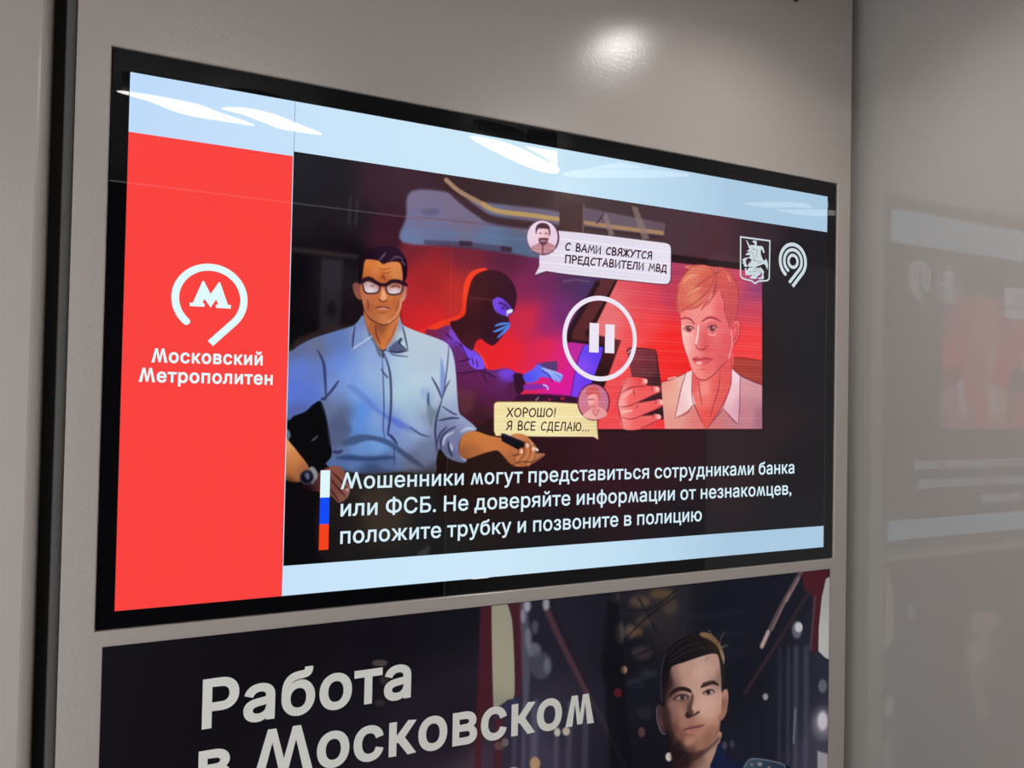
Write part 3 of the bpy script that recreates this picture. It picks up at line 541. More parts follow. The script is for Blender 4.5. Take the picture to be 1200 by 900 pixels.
    for s in ([(733, 748), (760, 722), (790, 700)], [(735, 716), (765, 712), (795, 690)], [(748, 700), (770, 740)], [(740, 770), (765, 760)], [(738, 805), (765, 795)]):
        c.line(s, 2.4, (26, 24, 32), 0.7, 1.2)
    for y in (735, 760, 782):
        c.line([(800, y - 10), (870, y - 18)], 6, (34, 37, 52), 0.6, 4)
    c.line([(805, 690), (800, 745)], 3, (40, 40, 54), 0.7, 2)
    # train on the right
    c.poly([(938, 662), (973, 658), (972, 690), (966, 700), (961, 740), (957, 764), (951, 766), (953, 700), (942, 690)], (82, 31, 40), 0.9, 1.2, False)
    c.line([(939, 670), (917, 708), (893, 757)], 6.5, (104, 84, 90), 0.85, 1.6)
    c.line([(936, 678), (922, 704)], 4, (150, 126, 124), 0.7, 1.4)
    c.line([(900, 741), (893, 757)], 5.5, (196, 176, 170), 0.85, 1.4)
    c.line([(950, 690), (918, 742), (873, 812)], 5, (60, 42, 50), 0.85, 1.6)
    c.line([(925, 695), (905, 738)], 2.5, (190, 160, 154), 0.5, 1.2)
    c.dot(934, 738, 6, 10, (118, 122, 132), 0.85, 2.4)
    c.dot(936, 735, 4.6, 6, (206, 208, 212), 0.95, 1.4)
    c.line([(955, 700), (950, 760)], 4, (104, 92, 100), 0.5, 2)
    c.poly([(968, 678), (975, 675), (975, 775), (966, 770), (959, 763), (959.5, 735), (963, 700)], [(968, 690, (172, 174, 172)), (966, 750, (196, 196, 192))], 1, 0.8, False)
    c.poly([(957, 768), (975, 778), (975, 800), (957, 790)], (44, 50, 66), 0.8, 2, False)
    c.dot(964, 804, 5, 8, (120, 122, 130), 0.8, 2)
    for x, w, a in ((933, 7, 0.45), (924, 4, 0.35), (945, 8, 0.4), (914, 4, 0.25)):
        c.line([(x, 760), (x - 1, 905)], w, (96, 100, 120), a, 3)
    c.line([(932, 832), (930, 870)], 3, (170, 170, 184), 0.5, 1.8)
    c.dot(964, 848, 12, 18, (170, 166, 180), 0.55, 8)
    c.dot(964, 845, 6, 11, (232, 226, 236), 0.9, 4)
    c.poly([(958, 880), (975, 885), (975, 930), (958, 930)], (176, 176, 178), 0.9, 1.6, False)
    for x in (880, 893, 906):
        c.line([(x, 830), (x - 2, 905)], 6, (28, 29, 40), 0.5, 3)
    # man in a navy uniform
    c.poly([(790, 868), (842, 856), (842, 874), (834, 897), (832, 960), (786, 960), (788, 896)], [(795, 885, (40, 26, 30)), (805, 893, (54, 36, 38)), (815, 888, (120, 86, 76)), (832, 882, (190, 150, 132)), (818, 905, (186, 146, 130)), (840, 866, (176, 136, 118)), (790, 920, (44, 30, 34))], soft=0.8)
    c.poly([(842, 871), (848, 878), (854, 888), (872, 896), (900, 897), (930, 905), (940, 1000), (740, 1000), (760, 930), (788, 905), (800, 925), (824, 925), (832, 897), (837, 886)], [(845, 882, (26, 36, 68)), (838, 900, (24, 32, 60)), (870, 905, (22, 30, 54)), (900, 940, (20, 26, 46)), (800, 950, (20, 26, 46))], soft=0.8)
    c.line([(832, 899), (830, 915)], 1.4, (190, 186, 180), 0.7)
    c.poly([(871, 899), (876, 892), (882, 888.5), (900, 891), (916, 895), (920, 902), (900, 905), (880, 902)], [(880, 894, (66, 84, 102)), (905, 897, (44, 56, 76))], soft=0.8)
    c.line([(872, 899), (882, 889), (916, 895), (920, 902)], 1.4, (128, 140, 156), 0.8)
    c.dot(890.5, 895.5, 2.8, 2.2, (166, 150, 146), 0.9, 0.7)
    c.dot(881, 896, 1.8, 1.5, (150, 140, 140), 0.8, 0.7)
    c.dot(901, 899, 1.8, 1.5, (150, 140, 140), 0.8, 0.7)
    c.poly([(769, 829), (773, 826), (778, 830), (780.5, 845), (781, 859), (775, 859), (770.5, 848)], [(772, 835, (70, 52, 56)), (777, 850, (84, 58, 58)), (775, 857, (60, 44, 50))], soft=0.7)
    c.line([(769.5, 830), (770.5, 846), (776, 859), (780, 860)], 1, (140, 132, 144), 0.6)
    c.poly([(845, 812), (848, 808.5), (852.5, 808.5), (853.5, 818), (852, 832), (848.5, 841), (844, 842)], [(849, 815, (188, 140, 124)), (848, 835, (172, 120, 104)), (847, 822, (150, 100, 88))], soft=0.6)
    c.poly([(784, 780), (802, 773), (821, 767), (836, 764), (843, 768), (846, 792), (846, 812), (845, 838), (843.5, 851), (841, 862), (831, 872), (820, 879.5), (805, 881.5), (792, 874), (784, 860), (779, 843), (777, 826), (778, 808)], [
        (790, 790, (150, 112, 102)), (800, 785, (196, 154, 138)), (820, 782, (204, 166, 150)), (838, 780, (196, 156, 142)), (843, 792, (150, 116, 106)), (808, 800, (200, 158, 142)), (782, 800, (60, 42, 44)), (779, 820, (58, 42, 44)), (783, 835, (108, 74, 68)), (790, 828, (150, 110, 98)), (797, 835, (172, 128, 114)),
        (787, 850, (100, 66, 58)), (795, 862, (136, 88, 72)), (785, 862, (56, 38, 40)), (795, 874, (66, 44, 42)), (808, 870, (186, 134, 112)), (808, 879, (96, 66, 58)), (820, 872, (166, 118, 98)), (830, 866, (150, 106, 88)), (838, 858, (166, 118, 100)), (835, 838, (208, 160, 142)), (842, 845, (190, 138, 118)), (826, 826, (212, 170, 154)),
        (818, 822, (210, 166, 150)), (815, 812, (204, 162, 146)), (838, 822, (206, 164, 148)), (800, 846, (176, 126, 110)), (820, 858, (186, 132, 114)), (790, 842, (140, 98, 86)), (806, 826, (130, 94, 84))], soft=0.7, power=3.0)
    hair = [(775, 826), (774.5, 800), (775.5, 781), (779, 767), (789, 754), (804, 746), (821, 741.5), (834, 744), (843, 753), (848.5, 768), (849.5, 788), (848, 808), (845.5, 810), (845, 792), (842, 770), (836, 766), (821, 769.5), (802, 776), (787, 782), (784, 796), (780, 809), (779, 828)]
    c.poly(hair, [(778, 790, (20, 18, 24)), (800, 760, (26, 22, 28)), (820, 755, (30, 25, 28)), (846, 795, (40, 34, 36)), (836, 758, (44, 36, 32)), (776, 820, (34, 28, 34))], soft=0.8)
    c.poly([(820, 742), (828, 741), (837, 746), (844, 755), (848.5, 768), (848.5, 778), (845.5, 770), (840, 757), (830, 749), (822, 746)], [(826, 744, (150, 116, 84)), (842, 756, (130, 98, 66)), (848, 772, (190, 160, 130))], 0.85, 1.2)
    for s in ([(784, 776), (805, 764), (828, 757)], [(786, 770), (806, 757), (824, 752)], [(781, 768), (796, 754), (815, 746)], [(830, 769), (826, 775)]):
        c.line(s, 1.0, (70, 58, 58), 0.6, taper=True)
    for s in ([(843, 757), (845, 748), (849, 740)], [(844, 760), (849, 756), (853, 757)], [(834, 744), (832, 740), (830, 738)], [(846, 758), (850, 759)]):
        c.line(s, 0.7, (150, 136, 124), 0.7)
    c.line([(775, 822), (774.5, 800), (776, 780), (780, 767)], 1, (92, 88, 100), 0.6)
    c.poly([(784, 818), (785.5, 812), (790, 807), (799, 804.5), (808, 807), (810.5, 812), (800, 809.5), (791, 812)], (40, 27, 28), 0.95, 0.8)
    c.poly([(821, 806), (824, 800.5), (829, 798.5), (836, 797.5), (841.5, 801), (842, 803.5), (835, 802), (827, 804.5)], (48, 33, 31), 0.95, 0.8)
    c.poly([(788, 820), (791, 815), (800, 813), (808, 815), (806, 820), (798, 822)], (92, 62, 58), 0.7, 1.6)
    c.poly([(823, 812), (828, 808), (834, 807.5), (838, 811), (832, 815), (826, 815)], (128, 92, 84), 0.6, 1.4)
    c.poly([(792, 818.5), (797, 815.5), (803, 815.5), (805.5, 818), (800, 820), (795, 820)], (158, 134, 130), 0.9, 0.6)
    c.dot(799.6, 817.4, 2.6, 2.6, (50, 40, 44), 0.95, 0.6)
    c.line([(790, 819.5), (796, 815), (803, 814.5), (806, 818)], 1.3, (40, 26, 28), 0.9)
    c.poly([(825, 812.5), (829, 809.5), (834, 809), (836.5, 811), (832, 813.5), (828, 814)], (176, 156, 152), 0.9, 0.6)
    c.dot(830, 811.4, 2.6, 2.6, (34, 28, 36), 0.95, 0.6)
    c.line([(824, 812.5), (829, 809), (835, 808.6), (837, 811)], 1.3, (40, 26, 28), 0.9)
    c.poly([(811, 812), (810, 822), (806, 832), (803, 837.5), (805, 841), (811, 839.5), (812.5, 834), (810.5, 828), (813, 818)], (84, 56, 52), 0.85, 1.4)
    c.poly([(803, 838), (806, 834.5), (811, 838), (818, 833.5), (820, 834.5), (817, 837), (810, 840.5), (805, 841.5)], (52, 33, 34), 0.9, 0.8)
    c.dot(814, 830, 3, 3, (226, 186, 170), 0.55, 2)
    c.poly([(800, 855.5), (805, 851.5), (811, 849), (815, 849.5), (825, 849), (822, 852.5), (812, 854)], (156, 98, 92), 0.9, 0.7)
    c.poly([(803, 856), (812, 854), (825, 850), (822, 854), (814, 858.5), (806, 859)], (178, 116, 106), 0.85, 0.8)
    c.line([(800, 856), (807, 854), (815, 852.5), (825.5, 849.5)], 1.4, (76, 42, 44), 0.9, taper=True)
    c.line([(803, 862), (812, 861.5)], 2.4, (130, 86, 76), 0.6, 1.4)
    c.line([(793, 850), (795, 856), (797, 859)], 2, (116, 76, 68), 0.5, 1.4)
    c.poly([(777, 838), (782, 858), (791, 874), (806, 881), (795, 882), (783, 866)], (40, 28, 32), 0.6, 2.4)
    c.poly([(779, 786), (786, 784), (788, 800), (783, 812), (782, 826), (786, 840), (788, 856), (795, 868), (806, 878), (796, 880), (784, 866), (778, 848), (776, 826)], (34, 24, 28), 0.62, 3.2)
    c.poly([(786, 873), (800, 881), (818, 881), (832, 873), (842, 864), (842, 868), (828, 882), (812, 893), (800, 899), (788, 900)], (34, 22, 26), 0.55, 2.6)
    c.poly([(809, 816), (812, 815), (810, 826), (807, 834), (804, 832)], (70, 46, 44), 0.45, 1.6)
    c.line([(843.5, 838), (842.5, 852), (838, 862)], 2.4, (130, 92, 80), 0.5, 1.6)
    c.poly([(812, 786), (834, 778), (838, 794), (818, 799)], (222, 184, 166), 0.35, 5)
    c.poly([(820, 818), (838, 816), (838, 834), (824, 840)], (224, 180, 162), 0.4, 4)
# ---------------------------------------------------------------- helpers
def new_mat(name, base, rough=0.5, spec=0.5, metal=0.0, emit=None, estr=0.0, ior=1.45):
    m = bpy.data.materials.new(name)
    m.use_nodes = True
    b = m.node_tree.nodes['Principled BSDF']
    b.inputs['Base Color'].default_value = (*base, 1)
    b.inputs['Roughness'].default_value = rough
    b.inputs['Metallic'].default_value = metal
    b.inputs['IOR'].default_value = ior
    b.inputs['Specular IOR Level'].default_value = spec
    if emit is not None:
        b.inputs['Emission Color'].default_value = (*emit, 1)
        b.inputs['Emission Strength'].default_value = estr
    return m


def lin(c):
    c = np.asarray(c, float)
    return np.where(c <= 0.04045, c / 12.92, ((np.maximum(c, 0) + 0.055) / 1.055) ** 2.4)


def lin255(c):
    return tuple(float(v) for v in lin(np.array(c) / 255.0))


def link(name, me, m, parent=None):
    o = bpy.data.objects.new(name, me)
    C.objects.link(o)
    if m is not None:
        me.materials.append(m)
    if parent is not None:
        o.parent = parent
        o.matrix_parent_inverse = Matrix.Identity(4)
    return o


def obj(name, bm, m, parent=None):
    me = bpy.data.meshes.new(name)
    bmesh.ops.recalc_face_normals(bm, faces=bm.faces)
    bm.to_mesh(me); bm.free()
    return link(name, me, m, parent)


def tag(o, label, cat, group=None):
    o['label'] = label; o['category'] = cat
    if group:
        o['group'] = group
    return o


def struct(o):
    o['kind'] = 'structure'
    return o


def thing(name, label, cat, loc, group=None):
    o = bpy.data.objects.new(name, None)
    o.location = loc
    o.empty_display_size = 0.05
    C.objects.link(o)
    return tag(o, label, cat, group)


def add_box(bm, x0, x1, y0, y1, z0, z1, bevel=0.0, seg=2):
    r = bmesh.ops.create_cube(bm, size=1.0)
    vs = r['verts']
    for v in vs:
        v.co = Vector((x0 + (v.co.x + 0.5) * (x1 - x0), y0 + (v.co.y + 0.5) * (y1 - y0), z0 + (v.co.z + 0.5) * (z1 - z0)))
    if bevel:
        es = list({e for v in vs for e in v.link_edges})
        bmesh.ops.bevel(bm, geom=es, offset=bevel, segments=seg, affect='EDGES', profile=0.5)


def frame_bm(outer, inner, y0, y1, bevel=0.0, outer_bevel=0.0):
    """Rectangular plate with a rectangular opening; outer / inner are (x0, x1, z0, z1); y0 is the front."""
    bm = bmesh.new()
    def ring(r, y):
        x0, x1, z0, z1 = r
        return [bm.verts.new(p) for p in ((x0, y, z0), (x1, y, z0), (x1, y, z1), (x0, y, z1))]
    of, inf, ob, inb = ring(outer, y0), ring(inner, y0), ring(outer, y1), ring(inner, y1)
    edges = []
    for i in range(4):
        j = (i + 1) % 4
        bm.faces.new((of[i], of[j], inf[j], inf[i]))
        bm.faces.new((ob[j], ob[i], inb[i], inb[j]))
        bm.faces.new((of[j], of[i], ob[i], ob[j]))
        bm.faces.new((inf[i], inf[j], inb[j], inb[i]))
    bm.normal_update()
    if bevel:
        fe = [e for e in bm.edges if abs(e.verts[0].co.y - y0) < 1e-6 and abs(e.verts[1].co.y - y0) < 1e-6 and len(e.link_faces) == 2 and abs(e.link_faces[0].normal.dot(e.link_faces[1].normal)) < 0.5]
        side = [e for e in fe if outer_bevel and all(abs(v.co.x - outer[0]) < 1e-6 for v in e.verts)]
        bmesh.ops.bevel(bm, geom=[e for e in fe if e not in side], offset=bevel, segments=3, affect='EDGES', profile=0.5)
        if side:
            side = [e for e in bm.edges if all(abs(v.co.x - outer[0]) < 1e-6 and abs(v.co.y - y0) < 1e-6 for v in e.verts)]
            bmesh.ops.bevel(bm, geom=side, offset=outer_bevel, segments=6, affect='EDGES', profile=0.5)
    return bm


def X(u, v, y=0.0):
    return float(on_plane([(u, v)], y)[0, 0])


def Z(u, v, y=0.0):
    return float(on_plane([(u, v)], y)[0, 1])


# ---------------------------------------------------------------- materials
def paint_mat(name, base, rough, bump_scale, bump, ior=1.5, var=0.03):
    """Powder-coated sheet metal: orange-peel bump and a little uneven tone."""
    m = new_mat(name, base, rough, ior=ior)
    nt = m.node_tree; b = nt.nodes['Principled BSDF']
    tc = nt.nodes.new('ShaderNodeTexCoord')
    n1 = nt.nodes.new('ShaderNodeTexNoise'); n1.inputs['Scale'].default_value = bump_scale; n1.inputs['Detail'].default_value = 3
    n2 = nt.nodes.new('ShaderNodeTexNoise'); n2.inputs['Scale'].default_value = 2.3; n2.inputs['Detail'].default_value = 2
    bp = nt.nodes.new('ShaderNodeBump'); bp.inputs['Strength'].default_value = bump; bp.inputs['Distance'].default_value = 0.002
    nt.links.new(tc.outputs['Object'], n1.inputs['Vector']); nt.links.new(tc.outputs['Object'], n2.inputs['Vector'])
    nt.links.new(n1.outputs['Fac'], bp.inputs['Height']); nt.links.new(bp.outputs['Normal'], b.inputs['Normal'])
    mx = nt.nodes.new('ShaderNodeMix'); mx.data_type = 'RGBA'
    mx.inputs[6].default_value = (*[c * (1 - var) for c in base], 1); mx.inputs[7].default_value = (*[c * (1 + var) for c in base], 1)
    nt.links.new(n2.outputs['Fac'], mx.inputs[0]); nt.links.new(mx.outputs[2], b.inputs['Base Color'])
    return m


M_PANEL = paint_mat('grey_powder_coat', (0.405, 0.358, 0.328), 0.23, 210, 0.10)
M_SIDE = paint_mat('grey_gloss_laminate', (0.375, 0.350, 0.322), 0.012, 3, 0.004, ior=1.85)
M_DARK = new_mat('dark_rubber', (0.022, 0.019, 0.018), 0.7)
M_GASKET = new_mat('grey_rubber', (0.075, 0.073, 0.066), 0.6)
M_CEIL = new_mat('white_ceiling_paint', (0.30, 0.29, 0.28), 0.5)
M_FLOOR = new_mat('pale_linoleum', (0.42, 0.41, 0.40), 0.5)
M_BLOCKER = new_mat('dark_blocker_face', (0.02, 0.02, 0.022), 0.3)
M_BEZEL = new_mat('gloss_black_glass', (0.003, 0.003, 0.004), 0.015)
M_STEEL = new_mat('chrome_steel', (0.75, 0.76, 0.78), 0.16, metal=1.0)
M_LAMP = new_mat('lit_diffuser', (0.8, 0.8, 0.8), 0.4, emit=(1.0, 0.97, 0.94), estr=LAMP_STRENGTH)
M_LAMP_ROUND = new_mat('lit_round_diffuser', (0.8, 0.8, 0.8), 0.4, emit=(1.0, 0.97, 0.94), estr=ROUND_STRENGTH)
M_LAMP_BODY = new_mat('grey_lamp_housing', (0.25, 0.25, 0.25), 0.5)
M_PRINT_WHITE = new_mat('white_print', lin255((238, 236, 229)), 0.42)


def screen_mat(name, rgb, k=1.0):
    return new_mat(name, (0.004, 0.004, 0.005), 0.015, spec=0.4, emit=lin255(rgb), estr=k)


# ---------------------------------------------------------------- the setting
YP = -0.004                                        # front of the wall panel
PX0, PX1 = X(78, 450, YP), X(994.5, 450, YP)
GX0, GX1 = X(47, 450, YP), X(62, 450, YP)           # joint left of the panel
WALL_X = 1.2995
ZT = CEIL_Z
bez = (X(112, 739), X(977, 440), Z(540, 688), Z(560, 137))
bez = (-0.0185, 1.2335, 1.3990, 2.1275)

struct(obj('wall_front', frame_bm((PX0, PX1, 0.02, ZT - 0.005), (bez[0] - 0.001, bez[1] + 0.001, bez[2] - 0.001, bez[3] + 0.001), YP, 0.028, 0.0018, 0.007), M_PANEL))
bm = bmesh.new(); add_box(bm, -3.2, GX0, YP - 0.001, 0.03, 0.02, ZT - 0.005, 0.012, 6); struct(obj('wall_left', bm, M_PANEL))
bm = bmesh.new(); add_box(bm, -3.2, WALL_X, 0.045, 0.07, 0.0, ZT); struct(obj('wall_back', bm, M_DARK))
bm = bmesh.new(); add_box(bm, WALL_X, WALL_X + 0.04, -2.4, 0.07, 0.0, ZT); struct(obj('wall_right', bm, M_SIDE))
bm = bmesh.new(); add_box(bm, GX1 + 0.001, PX0 - 0.0005, 0.004, 0.0445, 0.02, ZT - 0.006, 0.005, 4); struct(obj('trim_1', bm, M_GASKET))
bm = bmesh.new(); add_box(bm, PX1 + 0.001, WALL_X - 0.0005, 0.022, 0.0445, 0.02, ZT - 0.006, 0.003, 3); struct(obj('trim_2', bm, M_GASKET))
bm = bmesh.new(); add_box(bm, -3.2, WALL_X + 0.04, -2.4, 0.07, ZT, ZT + 0.04); struct(obj('ceiling', bm, M_CEIL))
bm = bmesh.new(); add_box(bm, -3.2, WALL_X + 0.04, -2.4, 0.07, -0.04, 0.0); struct(obj('floor', bm, M_FLOOR))
# unseen dark slab added at the car's far side to darken the screen's reflections
bm = bmesh.new(); add_box(bm, -0.30, WALL_X - 0.001, -2.44, -2.401, 0.0, 2.555); struct(obj('dark_blocker_1', bm, M_BLOCKER))


# ---------------------------------------------------------------- flat graphics as thin meshes on the wall plane
class Flat:
    """Collects flat outlines (x, z in metres) into one mesh lying at depth y, facing the room."""

    def __init__(self, y):
        self.y = y; self.v = []; self.f = []

    def tris(self, verts, faces):
        o = len(self.v)
        self.v += [(float(a), self.y, float(b)) for a, b in verts]
        self.f += [tuple(o + i for i in f) for f in faces]

    def poly(self, pts):
        from mathutils.geometry import tessellate_polygon
        pts = [tuple(map(float, p)) for p in pts]
        t = tessellate_polygon([[Vector((a, b, 0)) for a, b in pts]])
        self.tris(pts, t)

    def px(self, pts):
        self.poly(on_plane(pts, self.y))

    def stroke(self, pts, w, cap=True, closed=False):
        p = [np.array(q, float) for q in pts]
        n = len(p)
        if closed:
            prev = lambda i: p[i - 1]; nxt = lambda i: p[(i + 1) % n]
        L, R = [], []
        for i in range(n):
            a = p[i - 1] if (i > 0 or closed) else p[i]
            b = p[(i + 1) % n] if (i < n - 1 or closed) else p[i]
            d1 = p[i] - a; d2 = b - p[i]
            d1 = d1 / np.linalg.norm(d1) if np.linalg.norm(d1) > 1e-9 else None
            d2 = d2 / np.linalg.norm(d2) if np.linalg.norm(d2) > 1e-9 else None
            if d1 is None: d1 = d2
            if d2 is None: d2 = d1
            n1 = np.array([-d1[1], d1[0]]); n2 = np.array([-d2[1], d2[0]])
            m = n1 + n2; ln = np.linalg.norm(m)
            m = n1 if ln < 0.3 else m / ln
            k = 1.0 / max(0.5, float(m @ n1))
            L.append(p[i] + m * k * w / 2); R.append(p[i] - m * k * w / 2)
        vs = L + R
        fs = []
        for i in range(n if closed else n - 1):
            j = (i + 1) % n
            fs.append((i, j, n + j, n + i))
        self.tris(vs, fs)
        if cap and not closed:
            for q in (p[0], p[-1]):
                self.tris([q + w / 2 * np.array([math.cos(t), math.sin(t)]) for t in np.linspace(0, 2 * math.pi, 12, endpoint=False)], [tuple(range(12))])

    def build(self, name, m, parent):
        me = bpy.data.meshes.new(name)
        me.from_pydata(self.v, [], self.f)
        me.update()
        bm = bmesh.new(); bm.from_mesh(me)
        for f in bm.faces:
            if f.normal.y > 0:
                f.normal_flip()
        bm.to_mesh(me); bm.free()
        return link(name, me, m, parent)


def arc(cx, cz, r, a0, a1, n=40):
    return [(cx + r * math.cos(math.radians(a)), cz + r * math.sin(math.radians(a))) for a in np.linspace(a0, a1, n)]


# ---------------------------------------------------------------- lettering
def wide_m(w, h, b):
    """Splayed M with flat tops; w wide, h high, b stroke width."""
    p, q = 0.27 * w - b * 0.30, 0.27 * w + b * 0.62        # the left top, flat
    return [(0, 0), (p, h), (q, h), (w / 2, 0.36 * h - 0.0), (w - q, h), (w - p, h), (w, 0), (w - b * 1.08, 0), (w - (p + q) / 2 - b * 0.06, h * 0.72),
            (w / 2 + b * 0.42, 0.03 * h), (w / 2 - b * 0.42, 0.03 * h), ((p + q) / 2 + b * 0.06, h * 0.72), (b * 1.08, 0)]


# wide splayed M, capital and small; units of the capital height: width, height
CUSTOM = {'М': (1.34, 1.0), 'м': (0.90, 0.75)}
GLYPHS = {}


def bezier_loop(sp, n=6):
    pts = sp.bezier_points
    out = []
    for i in range(len(pts)):
        p, q = pts[i], pts[(i + 1) % len(pts)]
        a, h1, h2, b = (np.array(t[:2]) for t in (p.co, p.handle_right, q.handle_left, q.co))
        straight = abs(np.cross(h1 - a, b - a)) + abs(np.cross(h2 - a, b - a)) < 1e-5
        for t in ([0.0] if straight else np.arange(n) / n):
            out.append((1 - t) ** 3 * a + 3 * t * (1 - t) ** 2 * h1 + 3 * t * t * (1 - t) * h2 + t ** 3 * b)
    keep = [p for i, p in enumerate(out) if np.linalg.norm(p - out[i - 1]) > 1e-5]
    return np.array(keep)


def loop_area(p):
    x, y = p[:, 0], p[:, 1]
    return 0.5 * float(np.sum(x * np.roll(y, -1) - np.roll(x, -1) * y))


def grow(l, w):
    """Move a contour outwards (to the left of its direction) by w, with limited mitres."""
    d = np.roll(l, -1, 0) - l
    d /= np.linalg.norm(d, axis=1)[:, None]
    n = np.stack([-d[:, 1], d[:, 0]], 1)
    m = n + np.roll(n, 1, 0)
    ln = np.linalg.norm(m, axis=1)[:, None]
    m = np.where(ln > 0.2, m / np.maximum(ln, 1e-9), n)
    k = 1.0 / np.maximum(0.8, np.sum(m * n, 1))[:, None]
    return l + m * k * w


def fill_spans(loops, n=46):
    """Fill contours by winding number, as trapezoids between close heights."""
    E = np.vstack([np.stack([l, np.roll(l, -1, 0)], 1) for l in loops])
    ys = np.unique(np.round(np.concatenate([E[:, 0, 1], np.linspace(E[:, 0, 1].min(), E[:, 0, 1].max(), n)]), 4))
    verts, faces = [], []
    for y0, y1 in zip(ys, ys[1:]):
        if y1 - y0 < 5e-4:
            y1 = y0 + 5e-4
        ym = (y0 + y1) / 2
        lo, hi = E[:, :, 1].min(1), E[:, :, 1].max(1)
        c = E[(lo <= ym) & (hi > ym)]
        if not len(c):
            continue
        s = np.where(c[:, 1, 1] > c[:, 0, 1], 1, -1)
        at = lambda y: c[:, 0, 0] + (c[:, 1, 0] - c[:, 0, 0]) * (y - c[:, 0, 1]) / (c[:, 1, 1] - c[:, 0, 1])
        xm = at(ym); xa = at(y0); xb = at(y1)
        wind = 0
        start = None
        for i in np.argsort(xm):
            was = wind; wind += s[i]
            if was == 0:
                start = i
            elif wind == 0 and xm[i] - xm[start] > 1e-4:
                o = len(verts)
                verts += [(xa[start], y0), (xa[i], y0), (xb[i], y1), (xb[start], y1)]
                faces.append((o, o + 1, o + 2, o + 3))
    return np.array(verts), faces


def make_glyphs(chars):
    """Contours of the built-in font, scaled to a capital height of 1, thickened to each weight and filled."""
    loops = {}
    dg = bpy.context.evaluated_depsgraph_get()
    for body in ['НН', 'Н'] + [q for ch in sorted(set(chars) - {' '}) for q in (ch, 'Н' + ch + 'Н')]:
        cu = bpy.data.curves.new('lettering_shape', 'FONT')
        cu.body = body; cu.size = 1.0
        o = bpy.data.objects.new('lettering_shape', cu); C.objects.link(o)
        dg.update()
        cv_ = o.to_curve(dg)
        loops[body] = [bezier_loop(sp) for sp in cv_.splines]
        o.to_curve_clear()
        bpy.data.objects.remove(o); bpy.data.curves.remove(cu)
    allp = {k: np.vstack(v) for k, v in loops.items()}
    H = allp['Н']; h0, cap = H[:, 1].min(), H[:, 1].max() - H[:, 1].min()
    span = lambda q: allp[q][:, 0].max() - allp[q][:, 0].min()
    for ch in sorted(set(chars) - {' '}):
        ls = [(l - [0.0, h0]) / cap for l in loops[ch]]
        if loop_area(max(ls, key=lambda l: abs(loop_area(l)))) > 0:
            ls = [l[::-1] for l in ls]
        for key, w in WEIGHT.items():
            GLYPHS[(key, ch)] = (*fill_spans([grow(l, w / 2) for l in ls]), (span('Н' + ch + 'Н') - span('НН')) / cap)


WEIGHT = {'medium': 0.040, 'bold': 0.082}          # added stroke width, in capital heights
ALLCH = 'Мошенники могут представиться сотрудниками банка или ФСБ. Не доверяйте информации от незнакомцев, положите трубку и позвоните в полицию Московский Метрополитен Работа в Московском метро'
make_glyphs(ALLCH)


def text_line(flat, s, key, start, end, cap, track=0.0, mbold=0.16, mwide=1.0):
    """Lay a line of text from start to end (photo points of the baseline); cap is the capital height in metres."""
    y = flat.y
    w = WEIGHT[key]
    (xa, za), (xb, zb) = on_plane([start, end], y)
    items = []; x = 0.0
    for ch in s:
        if ch in CUSTOM:
            items.append((x + 0.04, ch)); x += CUSTOM[ch][0] * mwide + 0.09 + track
        else:
            items.append((x, ch)); x += (0.36 if ch == ' ' else GLYPHS[(key, ch)][2] + track + w * 0.6)
    f0, l0 = items[0], items[-1]
    lo = f0[0] + (0 if f0[1] in CUSTOM else GLYPHS[(key, f0[1])][0][:, 0].min())
    hi = l0[0] + (CUSTOM[l0[1]][0] * mwide if l0[1] in CUSTOM else GLYPHS[(key, l0[1])][0][:, 0].max())
    sx = (xb - xa) / (hi - lo)
    k = 1.0 / (1.0 + w)                                   # keeps the capital height after thickening
    for px, ch in items:
        if ch == ' ':
            continue
        t = lambda q: (xa + (px + q[0] - lo) * sx, za + (zb - za) * (px + q[0] - lo) / (hi - lo) + q[1] * cap)
        if ch in CUSTOM:
            flat.poly([t(q) for q in wide_m(CUSTOM[ch][0] * mwide, CUSTOM[ch][1], mbold)])
            continue
        v, f, adv = GLYPHS[(key, ch)]
        flat.tris([t((q[0], (q[1] + w / 2) * k)) for q in v], f)
    return sx / cap


